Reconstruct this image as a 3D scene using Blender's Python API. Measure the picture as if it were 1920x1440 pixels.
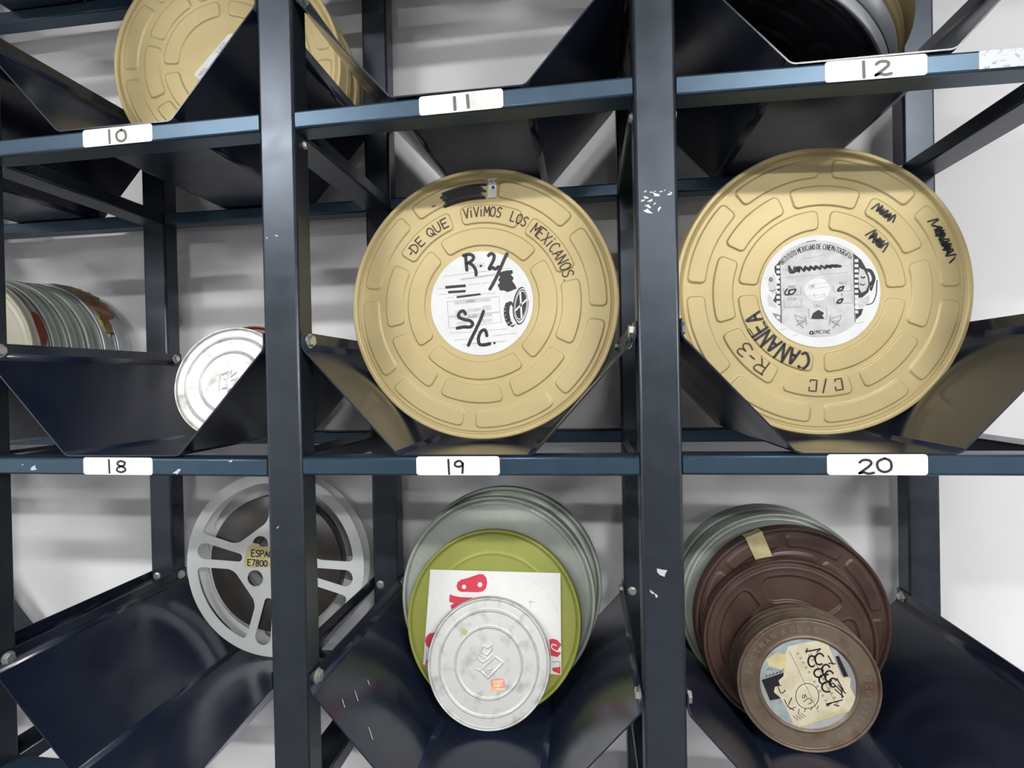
import bpy, bmesh, math, random
import numpy as np
from mathutils import Matrix, Vector

for o in list(bpy.data.objects):
    bpy.data.objects.remove(o, do_unlink=True)
sc = bpy.context.scene
C = sc.collection
S = 0.001                       # everything below is written in millimetres
PI = math.pi
rnd = random.Random(7)

# ------------------------------------------------------------------ camera
F_PX, YAW, PIT, ROLL = 1032.007, -0.13557, 0.00821, -0.01992
CAM = Vector((431.342, -691.855, 122.36))
fw = Vector((math.sin(YAW) * math.cos(PIT), math.cos(YAW) * math.cos(PIT), -math.sin(PIT)))
rt = fw.cross(Vector((0, 0, 1))).normalized()
up = rt.cross(fw)
Rv = math.cos(ROLL) * rt + math.sin(ROLL) * up
Uv = -math.sin(ROLL) * rt + math.cos(ROLL) * up
cam_d = bpy.data.cameras.new('camera')
cam_d.sensor_fit = 'HORIZONTAL'
cam_d.sensor_width = 36.0
cam_d.lens = F_PX / 1920.0 * 36.0
cam_d.clip_start = 0.02
cam_d.clip_end = 100
cam = bpy.data.objects.new('camera', cam_d)
C.objects.link(cam)
M = Matrix((Rv, Uv, -fw)).transposed().to_4x4()
M.translation = CAM * S
cam.matrix_world = M
sc.camera = cam

# ------------------------------------------------------------------ world, exposure
w = bpy.data.worlds.new('world')
sc.world = w
w.use_nodes = True
w.node_tree.nodes['Background'].inputs[0].default_value = (0.75, 0.8, 0.85, 1)
w.node_tree.nodes['Background'].inputs[1].default_value = 0.05
sc.view_settings.view_transform = 'Standard'
sc.view_settings.look = 'None'
sc.view_settings.gamma = 1.0
sc.view_settings.use_curve_mapping = False
sc.view_settings.exposure = 1.17
LAMP_STRENGTH = 58.0
# ceiling lamp panels: (x centre, y centre, length, width) at the ceiling height
CEIL = 1860.0
LAMPS = [(-1800, -2850), (2050, -2850), (-100, -4600), (2700, -4600), (2050, -7200)]


# ------------------------------------------------------------------ materials
def mat(name, col, rough=0.5, metal=0.0, spec=0.5, coat=0.0, emit=None):
    m = bpy.data.materials.new(name)
    m.use_nodes = True
    b = m.node_tree.nodes['Principled BSDF']
    b.inputs['Base Color'].default_value = (*col, 1)
    b.inputs['Roughness'].default_value = rough
    b.inputs['Metallic'].default_value = metal
    b.inputs['Specular IOR Level'].default_value = spec
    b.inputs['Coat Weight'].default_value = coat
    if emit:
        b.inputs['Emission Color'].default_value = (*emit[0], 1)
        b.inputs['Emission Strength'].default_value = emit[1]
    return m


def noisy(m, col2, scale, lo=0.4, hi=0.6, detail=4.0, rough2=None, bump=0.0, bscale=None, bdist=0.001):
    """vary base colour (and roughness) with object-space noise, optional bump"""
    nt = m.node_tree
    b = nt.nodes['Principled BSDF']
    tc = nt.nodes.new('ShaderNodeTexCoord')
    n = nt.nodes.new('ShaderNodeTexNoise')
    n.inputs['Scale'].default_value = scale
    n.inputs['Detail'].default_value = detail
    nt.links.new(tc.outputs['Object'], n.inputs['Vector'])
    r = nt.nodes.new('ShaderNodeMapRange')
    r.inputs['From Min'].default_value = lo
    r.inputs['From Max'].default_value = hi
    nt.links.new(n.outputs['Fac'], r.inputs['Value'])
    mx = nt.nodes.new('ShaderNodeMix')
    mx.data_type = 'RGBA'
    mx.inputs[6].default_value = b.inputs['Base Color'].default_value
    mx.inputs[7].default_value = (*col2, 1)
    nt.links.new(r.outputs[0], mx.inputs[0])
    nt.links.new(mx.outputs[2], b.inputs['Base Color'])
    if rough2 is not None:
        r2 = nt.nodes.new('ShaderNodeMapRange')
        r2.inputs['From Min'].default_value = lo
        r2.inputs['From Max'].default_value = hi
        r2.inputs['To Min'].default_value = b.inputs['Roughness'].default_value
        r2.inputs['To Max'].default_value = rough2
        nt.links.new(n.outputs['Fac'], r2.inputs['Value'])
        nt.links.new(r2.outputs[0], b.inputs['Roughness'])
    if bump:
        n2 = nt.nodes.new('ShaderNodeTexNoise')
        n2.inputs['Scale'].default_value = bscale or scale * 6
        n2.inputs['Detail'].default_value = 3
        nt.links.new(tc.outputs['Object'], n2.inputs['Vector'])
        bp = nt.nodes.new('ShaderNodeBump')
        bp.inputs['Strength'].default_value = bump
        bp.inputs['Distance'].default_value = bdist
        nt.links.new(n2.outputs['Fac'], bp.inputs['Height'])
        nt.links.new(bp.outputs[0], b.inputs['Normal'])
    return m


MT = {}
MT['post'] = noisy(mat('navy_post_paint', (0.047, 0.056, 0.071), 0.29, 0.62, 0.5), (0.052, 0.062, 0.079), 30, rough2=0.34, bump=0.10, bscale=900, bdist=0.0004)
MT['beam'] = noisy(mat('navy_beam_paint', (0.042, 0.076, 0.114), 0.33, 0.55, 0.5), (0.047, 0.084, 0.125), 40, rough2=0.35, bump=0.10, bscale=900, bdist=0.0004)
MT['tray'] = noisy(mat('glossy_tray_paint', (0.009, 0.014, 0.030), 0.19, spec=0.55), (0.012, 0.018, 0.038), 12, rough2=0.25, bump=0.04, bscale=700, bdist=0.0003)
MT['bolt'] = mat('zinc_bolt', (0.62, 0.62, 0.58), 0.35, 0.8)
MT['wall'] = noisy(mat('wall_paint', (0.80, 0.795, 0.81), 0.75), (0.84, 0.835, 0.85), 3, bump=0.08, bscale=260, bdist=0.0006)
MT['wall_far'] = noisy(mat('wall_paint_far', (0.20, 0.20, 0.21), 0.7), (0.24, 0.24, 0.25), 3)
MT['floor'] = noisy(mat('floor_vinyl', (0.045, 0.045, 0.048), 0.35), (0.06, 0.06, 0.064), 6)
MT['ceiling'] = noisy(mat('ceiling_paint', (0.78, 0.78, 0.77), 0.85), (0.82, 0.82, 0.81), 4)
MT['gold'] = noisy(mat('gold_lacquer', (0.56, 0.455, 0.235), 0.48, 0.30, 0.45), (0.52, 0.415, 0.205), 9, 0.42, 0.62, rough2=0.5, bump=0.06, bscale=500, bdist=0.0003)
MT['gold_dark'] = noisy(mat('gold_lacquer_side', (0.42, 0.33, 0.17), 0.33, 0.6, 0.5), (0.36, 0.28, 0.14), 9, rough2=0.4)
MT['silver'] = noisy(mat('tin_silver', (0.62, 0.62, 0.61), 0.45, 0.45, 0.45), (0.34, 0.33, 0.30), 42, 0.50, 0.78, rough2=0.6)
MT['silver_side'] = noisy(mat('tin_silver_side', (0.60, 0.62, 0.64), 0.32, 0.75, 0.5), (0.50, 0.52, 0.54), 20, rough2=0.42)
MT['grey'] = noisy(mat('grey_green_tin', (0.40, 0.43, 0.39), 0.36, 0.45, 0.5), (0.33, 0.36, 0.32), 14, rough2=0.48)
MT['cream'] = noisy(mat('cream_lid', (0.52, 0.50, 0.40), 0.5, 0.1), (0.46, 0.44, 0.34), 14)
MT['green'] = noisy(mat('olive_green_lacquer', (0.29, 0.31, 0.060), 0.40, 0.15), (0.26, 0.28, 0.052), 12, rough2=0.5, bump=0.05, bscale=500, bdist=0.0003)
MT['brown'] = noisy(mat('brown_lacquer', (0.060, 0.030, 0.024), 0.34, 0.1, 0.55), (0.075, 0.040, 0.031), 16, rough2=0.45, bump=0.08, bscale=300, bdist=0.0004)
MT['rust'] = noisy(mat('rusty_brown_tin', (0.20, 0.155, 0.115), 0.42, 0.5), (0.12, 0.065, 0.042), 26, 0.45, 0.7, rough2=0.6, bump=0.1, bscale=300, bdist=0.0004)
MT['speckle'] = noisy(mat('pale_speckle', (0.62, 0.66, 0.70), 0.35), (0.14, 0.20, 0.27), 170, 0.55, 0.68, detail=6)
MT['stamp'] = mat('stamped_metal', (0.34, 0.29, 0.23), 0.4, 0.6)
MT['black'] = noisy(mat('unlit_lid_black', (0.028, 0.028, 0.032), 0.3, spec=0.5), (0.012, 0.012, 0.014), 12)  # darkness of the tipped can's unlit underside, put into the lid colour
MT['red_tin'] = noisy(mat('red_brown_tin', (0.16, 0.035, 0.025), 0.4, 0.2), (0.12, 0.03, 0.02), 16)
MT['reel'] = noisy(mat('reel_aluminium', (0.66, 0.68, 0.68), 0.45, 0.35), (0.60, 0.62, 0.62), 12, rough2=0.5)
MT['film'] = noisy(mat('wound_film', (0.030, 0.026, 0.024), 0.32, 0.0), (0.04, 0.034, 0.03), 30)
MT['paper'] = noisy(mat('white_paper', (0.80, 0.80, 0.79), 0.7), (0.76, 0.76, 0.75), 18)
MT['label'] = noisy(mat('white_label', (0.84, 0.85, 0.85), 0.55), (0.80, 0.81, 0.81), 25)
MT['tape'] = noisy(mat('white_tape', (0.86, 0.86, 0.83), 0.5), (0.74, 0.74, 0.70), 35, 0.5, 0.75)
MT['ink'] = mat('black_marker_ink', (0.012, 0.009, 0.012), 0.45)
MT['pen'] = mat('brown_pen_ink', (0.07, 0.045, 0.030), 0.6)
MT['greyink'] = mat('grey_marker_ink', (0.16, 0.15, 0.15), 0.6)
MT['print'] = mat('grey_print', (0.28, 0.28, 0.29), 0.6)
MT['print2'] = noisy(mat('light_grey_print', (0.60, 0.60, 0.60), 0.6), (0.70, 0.70, 0.70), 60)
MT['dprint'] = mat('dark_print', (0.022, 0.019, 0.024), 0.5)
MT['red'] = mat('red_print', (0.60, 0.035, 0.065), 0.55)
MT['orange'] = noisy(mat('orange_sticker', (0.75, 0.36, 0.22), 0.5), (0.85, 0.62, 0.45), 90)
MT['masking'] = noisy(mat('masking_tape', (0.55, 0.49, 0.26), 0.6), (0.46, 0.40, 0.20), 60)
MT['agedpaper'] = noisy(mat('aged_paper', (0.62, 0.56, 0.42), 0.7), (0.52, 0.45, 0.31), 45, 0.45, 0.7)
MT['yellowpaper'] = noisy(mat('yellow_paper', (0.62, 0.56, 0.30), 0.7), (0.52, 0.45, 0.22), 45)
MT['bluepaper'] = noisy(mat('pale_blue_paper', (0.33, 0.39, 0.40), 0.6), (0.25, 0.29, 0.29), 50)
MT['tornbrown'] = noisy(mat('brown_tape_remains', (0.13, 0.065, 0.025), 0.6), (0.28, 0.17, 0.07), 40, 0.42, 0.6)
MT['scratch'] = mat('bare_metal_scratch', (0.62, 0.63, 0.64), 0.5, 0.3)
MT['redwax'] = mat('rust_red_patch', (0.20, 0.04, 0.02), 0.5)
MT['lamp'] = mat('lamp_diffuser', (0.9, 0.9, 0.9), 0.5, emit=((1.0, 1.0, 0.98), LAMP_STRENGTH))
MT['housing'] = mat('lamp_housing', (0.8, 0.8, 0.8), 0.5)


# ------------------------------------------------------------------ helpers
def link(o, parent=None, loc=None):
    C.objects.link(o)
    if parent:
        o.parent = parent
    if loc is not None:
        o.location = loc
    return o


def mesh_obj(name, verts, faces, mats, parent=None, smooth=False, mi=None, label=None):
    """verts in mm, local to the parent"""
    me = bpy.data.meshes.new(name)
    me.from_pydata([(v[0] * S, v[1] * S, v[2] * S) for v in verts], [], faces)
    for m in (mats if isinstance(mats, (list, tuple)) else [mats]):
        me.materials.append(m)
    if smooth is True:
        me.polygons.foreach_set('use_smooth', [True] * len(me.polygons))
    elif smooth:
        me.polygons.foreach_set('use_smooth', smooth)
    if mi is not None:
        me.polygons.foreach_set('material_index', mi)
    me.update()
    o = bpy.data.objects.new(name, me)
    link(o, parent)
    if label:
        o['label'] = label
    return o


def empty(name, loc, rot=(0, 0, 0), label=None, cat=None, group=None):
    o = bpy.data.objects.new(name, None)
    o.empty_display_size = 0.02
    link(o)
    o.location = Vector(loc) * S
    o.rotation_euler = rot
    if label:
        o['label'] = label
    if cat:
        o['category'] = cat
    if group:
        o['group'] = group
    return o


def tube_mesh(a, b, axis, r=3.0, n=5):
    """box a..b (mm) whose four long edges along `axis` are rounded; flat faces stay flat"""
    ax = 'xyz'.index(axis)
    u, v = [i for i in range(3) if i != ax]
    pts = []
    for cx, cy, a0 in ((b[u] - r, b[v] - r, 0), (a[u] + r, b[v] - r, 90), (a[u] + r, a[v] + r, 180), (b[u] - r, a[v] + r, 270)):
        for k in range(n + 1):
            t = math.radians(a0 + 90 * k / n)
            pts.append((cx + r * math.cos(t), cy + r * math.sin(t)))
    N = len(pts)
    V = []
    for e in (a[ax], b[ax]):
        for p in pts:
            q = [0, 0, 0]
            q[ax] = e
            q[u], q[v] = p
            V.append(tuple(q))
    Fc = []
    sm = []
    for k in range(N):
        k2 = (k + 1) % N
        Fc.append((k, k2, N + k2, N + k))
        sm.append((k % (n + 1)) != n)
    Fc.append(tuple(range(N))[::-1])
    Fc.append(tuple(range(N, 2 * N)))
    sm += [False, False]
    return V, Fc, sm


def tube(name, a, b, axis, m, parent, r=3.0):
    V, Fc, sm = tube_mesh(a, b, axis, r)
    o = mesh_obj(name, V, Fc, m, parent, smooth=sm)
    bm = bmesh.new()
    bm.from_mesh(o.data)
    bmesh.ops.recalc_face_normals(bm, faces=bm.faces)
    bm.to_mesh(o.data)
    bm.free()
    return o


def box(name, a, b, m, parent=None):
    V = [(x, y, z) for x in (a[0], b[0]) for y in (a[1], b[1]) for z in (a[2], b[2])]
    Fc = [(0, 1, 3, 2), (4, 6, 7, 5), (0, 4, 5, 1), (2, 3, 7, 6), (0, 2, 6, 4), (1, 5, 7, 3)]
    return mesh_obj(name, V, Fc, m, parent)


# ---- ink: strokes and filled shapes laid on a surface
class Ink:
    """2-D strokes/polygons in mm on a plane, mapped to 3-D by fn(x, z, layer)"""
    def __init__(self, fn):
        self.fn = fn
        self.V, self.F, self.mi, self.mats = [], [], [], []

    def m(self, name):
        if name not in self.mats:
            self.mats.append(name)
        return self.mats.index(name)

    def poly(self, pts, m, layer=1):
        base = len(self.V)
        self.V += [self.fn(x, y, layer) for x, y in pts]
        self.F.append(tuple(range(base, base + len(pts))))
        self.mi.append(self.m(m))

    def stroke(self, pts, wd, m, layer=2, smooth=True):
        P = [np.array(p, float) for p in pts]
        if smooth and len(P) > 2:
            Q = []
            n = len(P)
            for i in range(n - 1):
                p0, p1, p2, p3 = P[max(i - 1, 0)], P[i], P[i + 1], P[min(i + 2, n - 1)]
                for t in (0, .25, .5, .75):
                    Q.append(0.5 * ((2 * p1) + (-p0 + p2) * t + (2 * p0 - 5 * p1 + 4 * p2 - p3) * t * t + (-p0 + 3 * p1 - 3 * p2 + p3) * t ** 3))
            Q.append(P[-1])
            P = Q
        elif len(P) > 1:
            Q = []
            for i in range(len(P) - 1):
                k = max(1, int(np.linalg.norm(P[i + 1] - P[i]) / 4))
                Q += [P[i] + (P[i + 1] - P[i]) * j / k for j in range(k)]
            Q.append(P[-1])
            P = Q
        if len(P) == 1:
            P = [P[0], P[0] + np.array([wd * .3, 0])]
        # extend the ends by a third of the width so they read as round marker ends
        d0 = P[0] - P[1]
        d1 = P[-1] - P[-2]
        P = [P[0] + d0 / (np.linalg.norm(d0) + 1e-9) * wd * .35] + P + [P[-1] + d1 / (np.linalg.norm(d1) + 1e-9) * wd * .35]
        n = len(P)
        L = []
        for i in range(n):
            t = P[min(i + 1, n - 1)] - P[max(i - 1, 0)]
            t = t / (np.linalg.norm(t) + 1e-9)
            nn = np.array([-t[1], t[0]])
            h = wd / 2 * (0.55 if i in (0, n - 1) else 1)
            L.append((P[i] + nn * h, P[i] - nn * h))
        base = len(self.V)
        for a, b in L:
            self.V.append(self.fn(a[0], a[1], layer))
            self.V.append(self.fn(b[0], b[1], layer))
        k = self.m(m)
        for i in range(n - 1):
            self.F.append((base + 2 * i, base + 2 * i + 1, base + 2 * i + 3, base + 2 * i + 2))
            self.mi.append(k)

    def disc(self, x, y, rx, m, layer=1, ry=None, n=40):
        ry = ry or rx
        self.poly([(x + rx * math.cos(2 * PI * k / n), y + ry * math.sin(2 * PI * k / n)) for k in range(n)], m, layer)

    def ring(self, x, y, r0, r1, m, layer=1, a0=0, a1=360, n=48, sy=1.0):
        base = len(self.V)
        for k in range(n + 1):
            t = math.radians(a0 + (a1 - a0) * k / n)
            for r in (r0, r1):
                self.V.append(self.fn(x + r * math.cos(t), y + r * sy * math.sin(t), layer))
        kk = self.m(m)
        for k in range(n):
            self.F.append((base + 2 * k, base + 2 * k + 1, base + 2 * k + 3, base + 2 * k + 2))
            self.mi.append(kk)

    def text(self, s, x, y, h, wd, m, ang=0, layer=2, adv=0.78, sx=1.0):
        ca, sa = math.cos(math.radians(ang)), math.sin(math.radians(ang))
        cx = 0
        for ch in s:
            for st in GL.get(ch, []):
                self.stroke([(x + (cx + px * h * sx) * ca - py * h * sa, y + (cx + px * h * sx) * sa + py * h * ca) for px, py in st], wd, m, layer, smooth=len(st) > 3)
            cx += h * adv * sx * (0.55 if ch in " .'-" else (0.6 if ch in 'Ii' else 1))

    def arctext(self, s, th0, r, h, wd, m, adv=0.78, layer=2, th1=None, cx=0, cz=0):
        """clockwise along a circle, letter tops outwards, from angle th0 (deg)"""
        ws = [h * adv * (0.55 if ch in " .'-/" else (0.6 if ch in 'Ii' else 1)) for ch in s]
        k = 1.0
        if th1 is not None:
            k = (r * math.radians(th0 - th1)) / max(sum(ws), 1e-6)
        a = 0
        for ch, wch in zip(s, ws):
            for st in GL.get(ch, []):
                pts = []
                for px, py in st:
                    t = math.radians(th0) - (a + px * h * min(k, 1.25)) / r
                    rr = r + py * h
                    pts.append((cx + rr * math.cos(t), cz + rr * math.sin(t)))
                self.stroke(pts, wd, m, layer, smooth=len(st) > 3)
            a += wch * k

    def build(self, name, parent, label=None):
        return mesh_obj(name, self.V, self.F, [MT[k] for k in self.mats], parent, mi=self.mi, label=label)


def _g(s):
    return [[(float(p.split(',')[0]) / 10, float(p.split(',')[1]) / 10) for p in st.split()] for st in s.split(';')]


GL = {k: _g(v) for k, v in {
    'A': '0,0 3,10 6,0;1.2,3.5 4.8,3.5', 'B': '0,0 0,10;0,10 4,9.4 4.6,7.5 3.6,5.6 0,5.2;0,5.2 4.6,4.6 5.6,2.6 4.4,.4 0,0',
    'C': '5.6,8.8 3.4,10 1,8 0,5 1,1.8 3.2,0 5.6,1.2', 'D': '0,0 0,10;-.8,10 3.4,9.2 5.6,5.4 3.8,1 -.6,0',
    'E': '5.2,10 0,10;0,10 0,0;0,0 5.2,0;0,5.2 4.2,5.2', 'F': '5.2,10 0,10;0,10 0,0;0,5.2 4.2,5.2',
    'G': '5.6,8.8 3.4,10 1,8 0,5 1,1.8 3.2,0 5.6,1.2;5.6,1.2 5.6,4.6;5.6,4.6 3.4,4.6', 'H': '0,0 0,10;5.6,0 5.6,10;0,5 5.6,5',
    'I': '1,0 1,10', 'i': '1,0 1,7;1,9.6 1.1,10.2', 'L': '0,10 0,0;0,0 5,0', 'M': '0,0 .6,10;.6,10 3.3,3.6;3.3,3.6 6,10;6,10 6.8,0',
    'N': '0,0 .2,10;.2,10 5.2,0;5.2,0 5.6,10', 'O': '3,10 .6,8 0,5 .8,1.6 3,0 5.2,1.8 5.8,5 5,8.4 3,10',
    'P': '0,0 0,10;0,10 4.4,9.6 5.4,7.4 4,5 0,4.6', 'Q': '3,10 .6,8 0,5 .8,1.6 3,.4 5.2,1.8 5.8,5 5,8.4 3,10;2.8,3.6 6.4,-1',
    'R': '.2,0 .2,10;-.6,9.6 4.4,9.8 5.2,7.6 3.8,5.2 .2,4.8;2.2,5 5.8,-.4', 'S': '5.4,8.8 3.2,10 .8,8.6 1,6.4 4.4,4.4 5,2 3,0 0,.8',
    'T': '0,10 6,10;3,10 3,0', 'U': '0,10 .2,3 1.8,0 4,.4 5.2,3 5.4,10', 'V': '0,10 2.8,0;2.8,0 5.8,10', 'X': '0,10 5.6,0;5.4,10 0,0',
    'Z': '0,10 5.6,10;5.6,10 0,0;0,0 5.8,0', '0': '3,10 .6,8 0,5 .8,1.6 3,0 5.2,1.8 5.6,5 5,8.4 3,10', '1': '2,0 2,10',
    '2': '.2,8 1.6,9.8 4,9.6 4.8,7.4 3.4,4.6 0,.2;0,.2 1.8,.9 3.6,0 5.8,.7', '3': '.4,9.2 3.6,10 4.8,8 3.6,5.8 1.8,5.2;1.8,5.2 4.6,4.6 5.4,2.4 3.4,.2 0,1',
    '7': '0,10 5.6,10;5.6,10 2,0', '8': '5,8.6 2.8,10 .8,8.4 1.4,6.2 4.4,4.2 5.2,1.8 2.8,0 .4,1.6 1.2,4.2 4.4,6.2 5,8.6',
    '9': '5,7.6 3.2,10 .6,8.8 .4,6.2 2.6,5.2 4.8,6.6 5,8.6 4.9,4 4.6,0', '-': '0,4.6 2.8,4.8', '.': '.4,.2 .9,.4', '/': '0,-.5 4,10.5', "'": '.5,10 .5,8',
    '·': '.4,4.2 1,4.6', 'K': '0,0 0,10;5,10 0,4.6;1.4,5.8 5.4,0', 'Y': '0,10 3,5;6,10 3,5;3,5 3,0',
}.items()}


# ------------------------------------------------------------------ room
def structure(o):
    o['kind'] = 'structure'
    return o


RX0, RX1, RY0, RY1, FZ = -3600.0, 5200.0, -9200.0, 440.0, -1500.0
structure(box('wall_back', (RX0 - 100, RY1, FZ - 20), (RX1 + 100, RY1 + 100, CEIL + 20), MT['wall']))
structure(box('wall_front', (RX0 - 100, RY0 - 100, FZ - 20), (RX1 + 100, RY0, CEIL + 20), MT['wall_far']))
structure(box('wall_left', (RX0 - 100, RY0, FZ - 20), (RX0, RY1, CEIL + 20), MT['wall']))
structure(box('wall_right', (RX1, RY0, FZ - 20), (RX1 + 100, RY1, CEIL + 20), MT['wall']))
structure(box('floor', (RX0, RY0, FZ - 60), (RX1, RY1, FZ), MT['floor']))
structure(box('ceiling', (RX0, RY0, CEIL), (RX1, RY1, CEIL + 60), MT['ceiling']))
for i, (x, y) in enumerate(LAMPS):
    row = {-2850: 'row nearest the rack', -4600: 'middle row', -7200: 'farthest row'}[y]
    col = {-1800: 'left', -100: 'left', 2050: 'right', 2700: 'right'}[x]
    e = empty('ceiling_light', (x, y, CEIL), label='long fluorescent ceiling light on the %s of the %s' % (col, row), cat='ceiling light', group='fluorescent ceiling lights')
    box('housing', (-640, -140, -22), (640, 140, 0), MT['housing'], e)
    box('diffuser', (-610, -120, -27), (610, 120, -22.5), MT['lamp'], e)

# ------------------------------------------------------------------ storage rack
PW, PD, BAY = 51.0, 38.0, 443.0
W = PW + BAY
D = 359.5                        # front face of the rear posts
HB = 24.5                        # height of a beam
PITCH = 462.5
ROWS = {-2: -925.0, -1: -462.5, 0: 0.0, 1: 462.5, 2: 925.0}
BAYS = (-2, -1, 0, 1)            # bay b lies between the posts at b*W and (b+1)*W
rack = empty('storage_rack', (51 + BAY / 2 - W / 2, 200, FZ), label='dark navy steel rack with four bays of bent V-shaped trays against the wall', cat='storage rack')
RO = Vector((51 + BAY / 2 - W / 2, 200, FZ))


def L(p):
    return (p[0] - RO[0], p[1] - RO[1], p[2] - RO[2])


def rack_tube(name, a, b, axis, m, r=3.0):
    o = tube(name, (0, 0, 0), (b[0] - a[0], b[1] - a[1], b[2] - a[2]), axis, m, rack, r)
    o.location = Vector(L(a)) * S
    return o


def patch(parent, name, flakes, y=-0.25):
    """little bare-metal flakes on a front face; x,z,w,h,angle in the parent's own mm"""
    ik = Ink(lambda x, z, l: (x, y, z))
    for (x, z, ww, hh, a) in flakes:
        pts = []
        for k in range(7):
            t = 2 * PI * k / 7
            rr = 1 + 0.35 * math.sin(k * 2.7 + x)
            px, pz = ww / 2 * rr * math.cos(t), hh / 2 * rr * math.sin(t)
            ca, sa = math.cos(math.radians(a)), math.sin(math.radians(a))
            pts.append((x + px * ca - pz * sa, z + px * sa + pz * ca))
        ik.poly(pts, 'scratch')
    return ik.build(name, parent)


def hex_bolt(parent, p, axis, name='bolt', r=8.2, h=6.5):
    """hex head standing off a face; axis is the outward direction"""
    ax = Vector(axis)
    u = Vector((0, 0, 1)) if abs(ax.z) < .5 else Vector((1, 0, 0))
    v = ax.cross(u)
    V = []
    Fc = []
    rings = [(r * 1.25, 0, 12), (r * 1.25, 1.2, 12)]
    for rr, hh, n in rings:
        for k in range(n):
            t = 2 * PI * k / n
            V.append(Vector(p) + ax * hh + u * rr * math.cos(t) + v * rr * math.sin(t))
    Fc += [(k, (k + 1) % 12, 12 + (k + 1) % 12, 12 + k) for k in range(12)] + [tuple(range(12, 24))]
    b0 = 24
    for rr, hh in ((r, 1.2), (r, h - 1), (r * .82, h)):
        for k in range(6):
            t = 2 * PI * k / 6 + .2
            V.append(Vector(p) + ax * hh + u * rr * math.cos(t) + v * rr * math.sin(t))
    for q in (0, 6):
        Fc += [(b0 + q + k, b0 + q + (k + 1) % 6, b0 + q + 6 + (k + 1) % 6, b0 + q + 6 + k) for k in range(6)]
    Fc.append(tuple(range(b0 + 12, b0 + 18)))
    o = mesh_obj(name, V, Fc, MT['bolt'], parent)
    bm = bmesh.new()
    bm.from_mesh(o.data)
    bmesh.ops.recalc_face_normals(bm, faces=bm.faces)
    bm.to_mesh(o.data)
    bm.free()
    return o


# posts
ZT = 1250.0
posts = {}
for k in range(-2, 3):
    X = k * W
    a = rack_tube('post', (X, 0, FZ), (X + PW, PD, ZT), 'z', MT['post'], 4.0)
    posts[k] = a
    bq = rack_tube('post', (X, D, FZ), (X + PW, D + PD, ZT), 'z', MT['post'], 4.0)
    if k < 2:
        for r_, z in ROWS.items():
            hex_bolt(bq, (14, 0, z - FZ + 180 + (3 if k % 2 else 0)), (0, -1, 0), r=6.5, h=5)
fl = []
for (px, py, s_, a_) in ((1211, 355, 3, 20), (1222, 357, 3, 0), (1231, 362, 7, -25), (1229, 356, 2, 30), (1240, 357, 3, 10), (1247, 355, 2, 40), (1255, 363, 4, 5), (1212, 366, 5, -20),
                         (1216, 382, 6, -30), (1215, 391, 8, -25), (1236, 388, 5, 60), (1220, 372, 5, 20), (1206, 371, 4, 15), (1228, 378, 3, 40), (1258, 360, 3, -40)):
    fl.append(((px - 1192) / 79.0 * 51.0, 122.4 + (690 - py) / 1.478 - FZ, s_ * 1.35, s_ * .55, a_))
patch(posts[1], 'paint_chips', fl)
patch(posts[1], 'paint_chips', [((1239 - 1200) / 83 * 51.0, 122.4 + (688 - 1043) / 1.478 - FZ, 13, 9, -20)])
patch(posts[1], 'paint_chips', [((1219 - 1200) / 83 * 51.0, 122.4 + (688 - 1080) / 1.478 - FZ, 7, 3, -40), ((1227 - 1200) / 83 * 51.0, 122.4 + (688 - 1086) / 1.478 - FZ, 6, 3, -60)])
patch(posts[0], 'paint_chips', [(8, 122.4 + (700 - 430) / 1.37 - FZ, 2.2, 2, 0), (22, 122.4 + (700 - 427) / 1.37 - FZ, 5, 1.6, -20), (14, 122.4 + (700 - 965) / 1.37 - FZ, 5, 1.4, 45)])

# front beams (measured heights vary a few mm), rear beams, side rails
ADJ = {(-1, 1): (-3.0, 1.0), (0, 1): (0.2, 5.2), (1, 1): (0.8, -3.0), (-1, 0): (-.5, -3.0), (0, 0): (-1, 0), (1, 0): (1.5, 1.5)}
beams = {}
for b in BAYS:
    x0, x1 = b * W + PW, (b + 1) * W
    for r_, z in ROWS.items():
        d0, d1 = ADJ.get((b, r_), (0, 0))
        o = rack_tube('beam', (x0 + .6, 1.0, z), (x1 - .6, PD, z + HB), 'x', MT['beam'], 3.2)
        o.location.z += d0 * S
        o.rotation_euler[1] = -math.atan2(d1 - d0, BAY)
        beams[(b, r_)] = o
        rack_tube('beam', (x0 + .6, D + 1, z), (x1 - .6, D + PD, z + HB), 'x', MT['beam'], 3.0)
for k in range(-2, 3):
    for r_, z in ROWS.items():
        rack_tube('side_rail', (k * W, PD + .5, z), (k * W + PW, D - .5, z + HB), 'y', MT['post'], 3.0)


# trays: 2 mm sheet, flat floor, two 48-degree flanks, short upright flanges
def tray_profile():
    hw, bz, th = 89.0, 145.0, 2.0
    half = BAY / 2 - 1.0
    outer = [(-half, 167), (-half, bz), (-hw, 0), (hw, 0), (half, bz), (half, 167)]

    def roundc(P, r):
        Q = [P[0]]
        for i in range(1, len(P) - 1):
            p, a, b_ = Vector(P[i]), Vector(P[i - 1]), Vector(P[i + 1])
            d0, d1 = (a - p).normalized(), (b_ - p).normalized()
            for t in (0, .25, .5, .75, 1):
                q = (p + d0 * r) * (1 - t) ** 2 + p * 2 * t * (1 - t) + (p + d1 * r) * t ** 2
                Q.append((q.x, q.y))
        Q.append(P[-1])
        return Q
    O = roundc(outer, 7.0)
    I = []
    for i, p in enumerate(O):
        a, b_ = Vector(O[max(i - 1, 0)]), Vector(O[min(i + 1, len(O) - 1)])
        t = (b_ - a).normalized()
        I.append((p[0] - t.y * th, p[1] + t.x * th))
    return O, I


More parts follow.
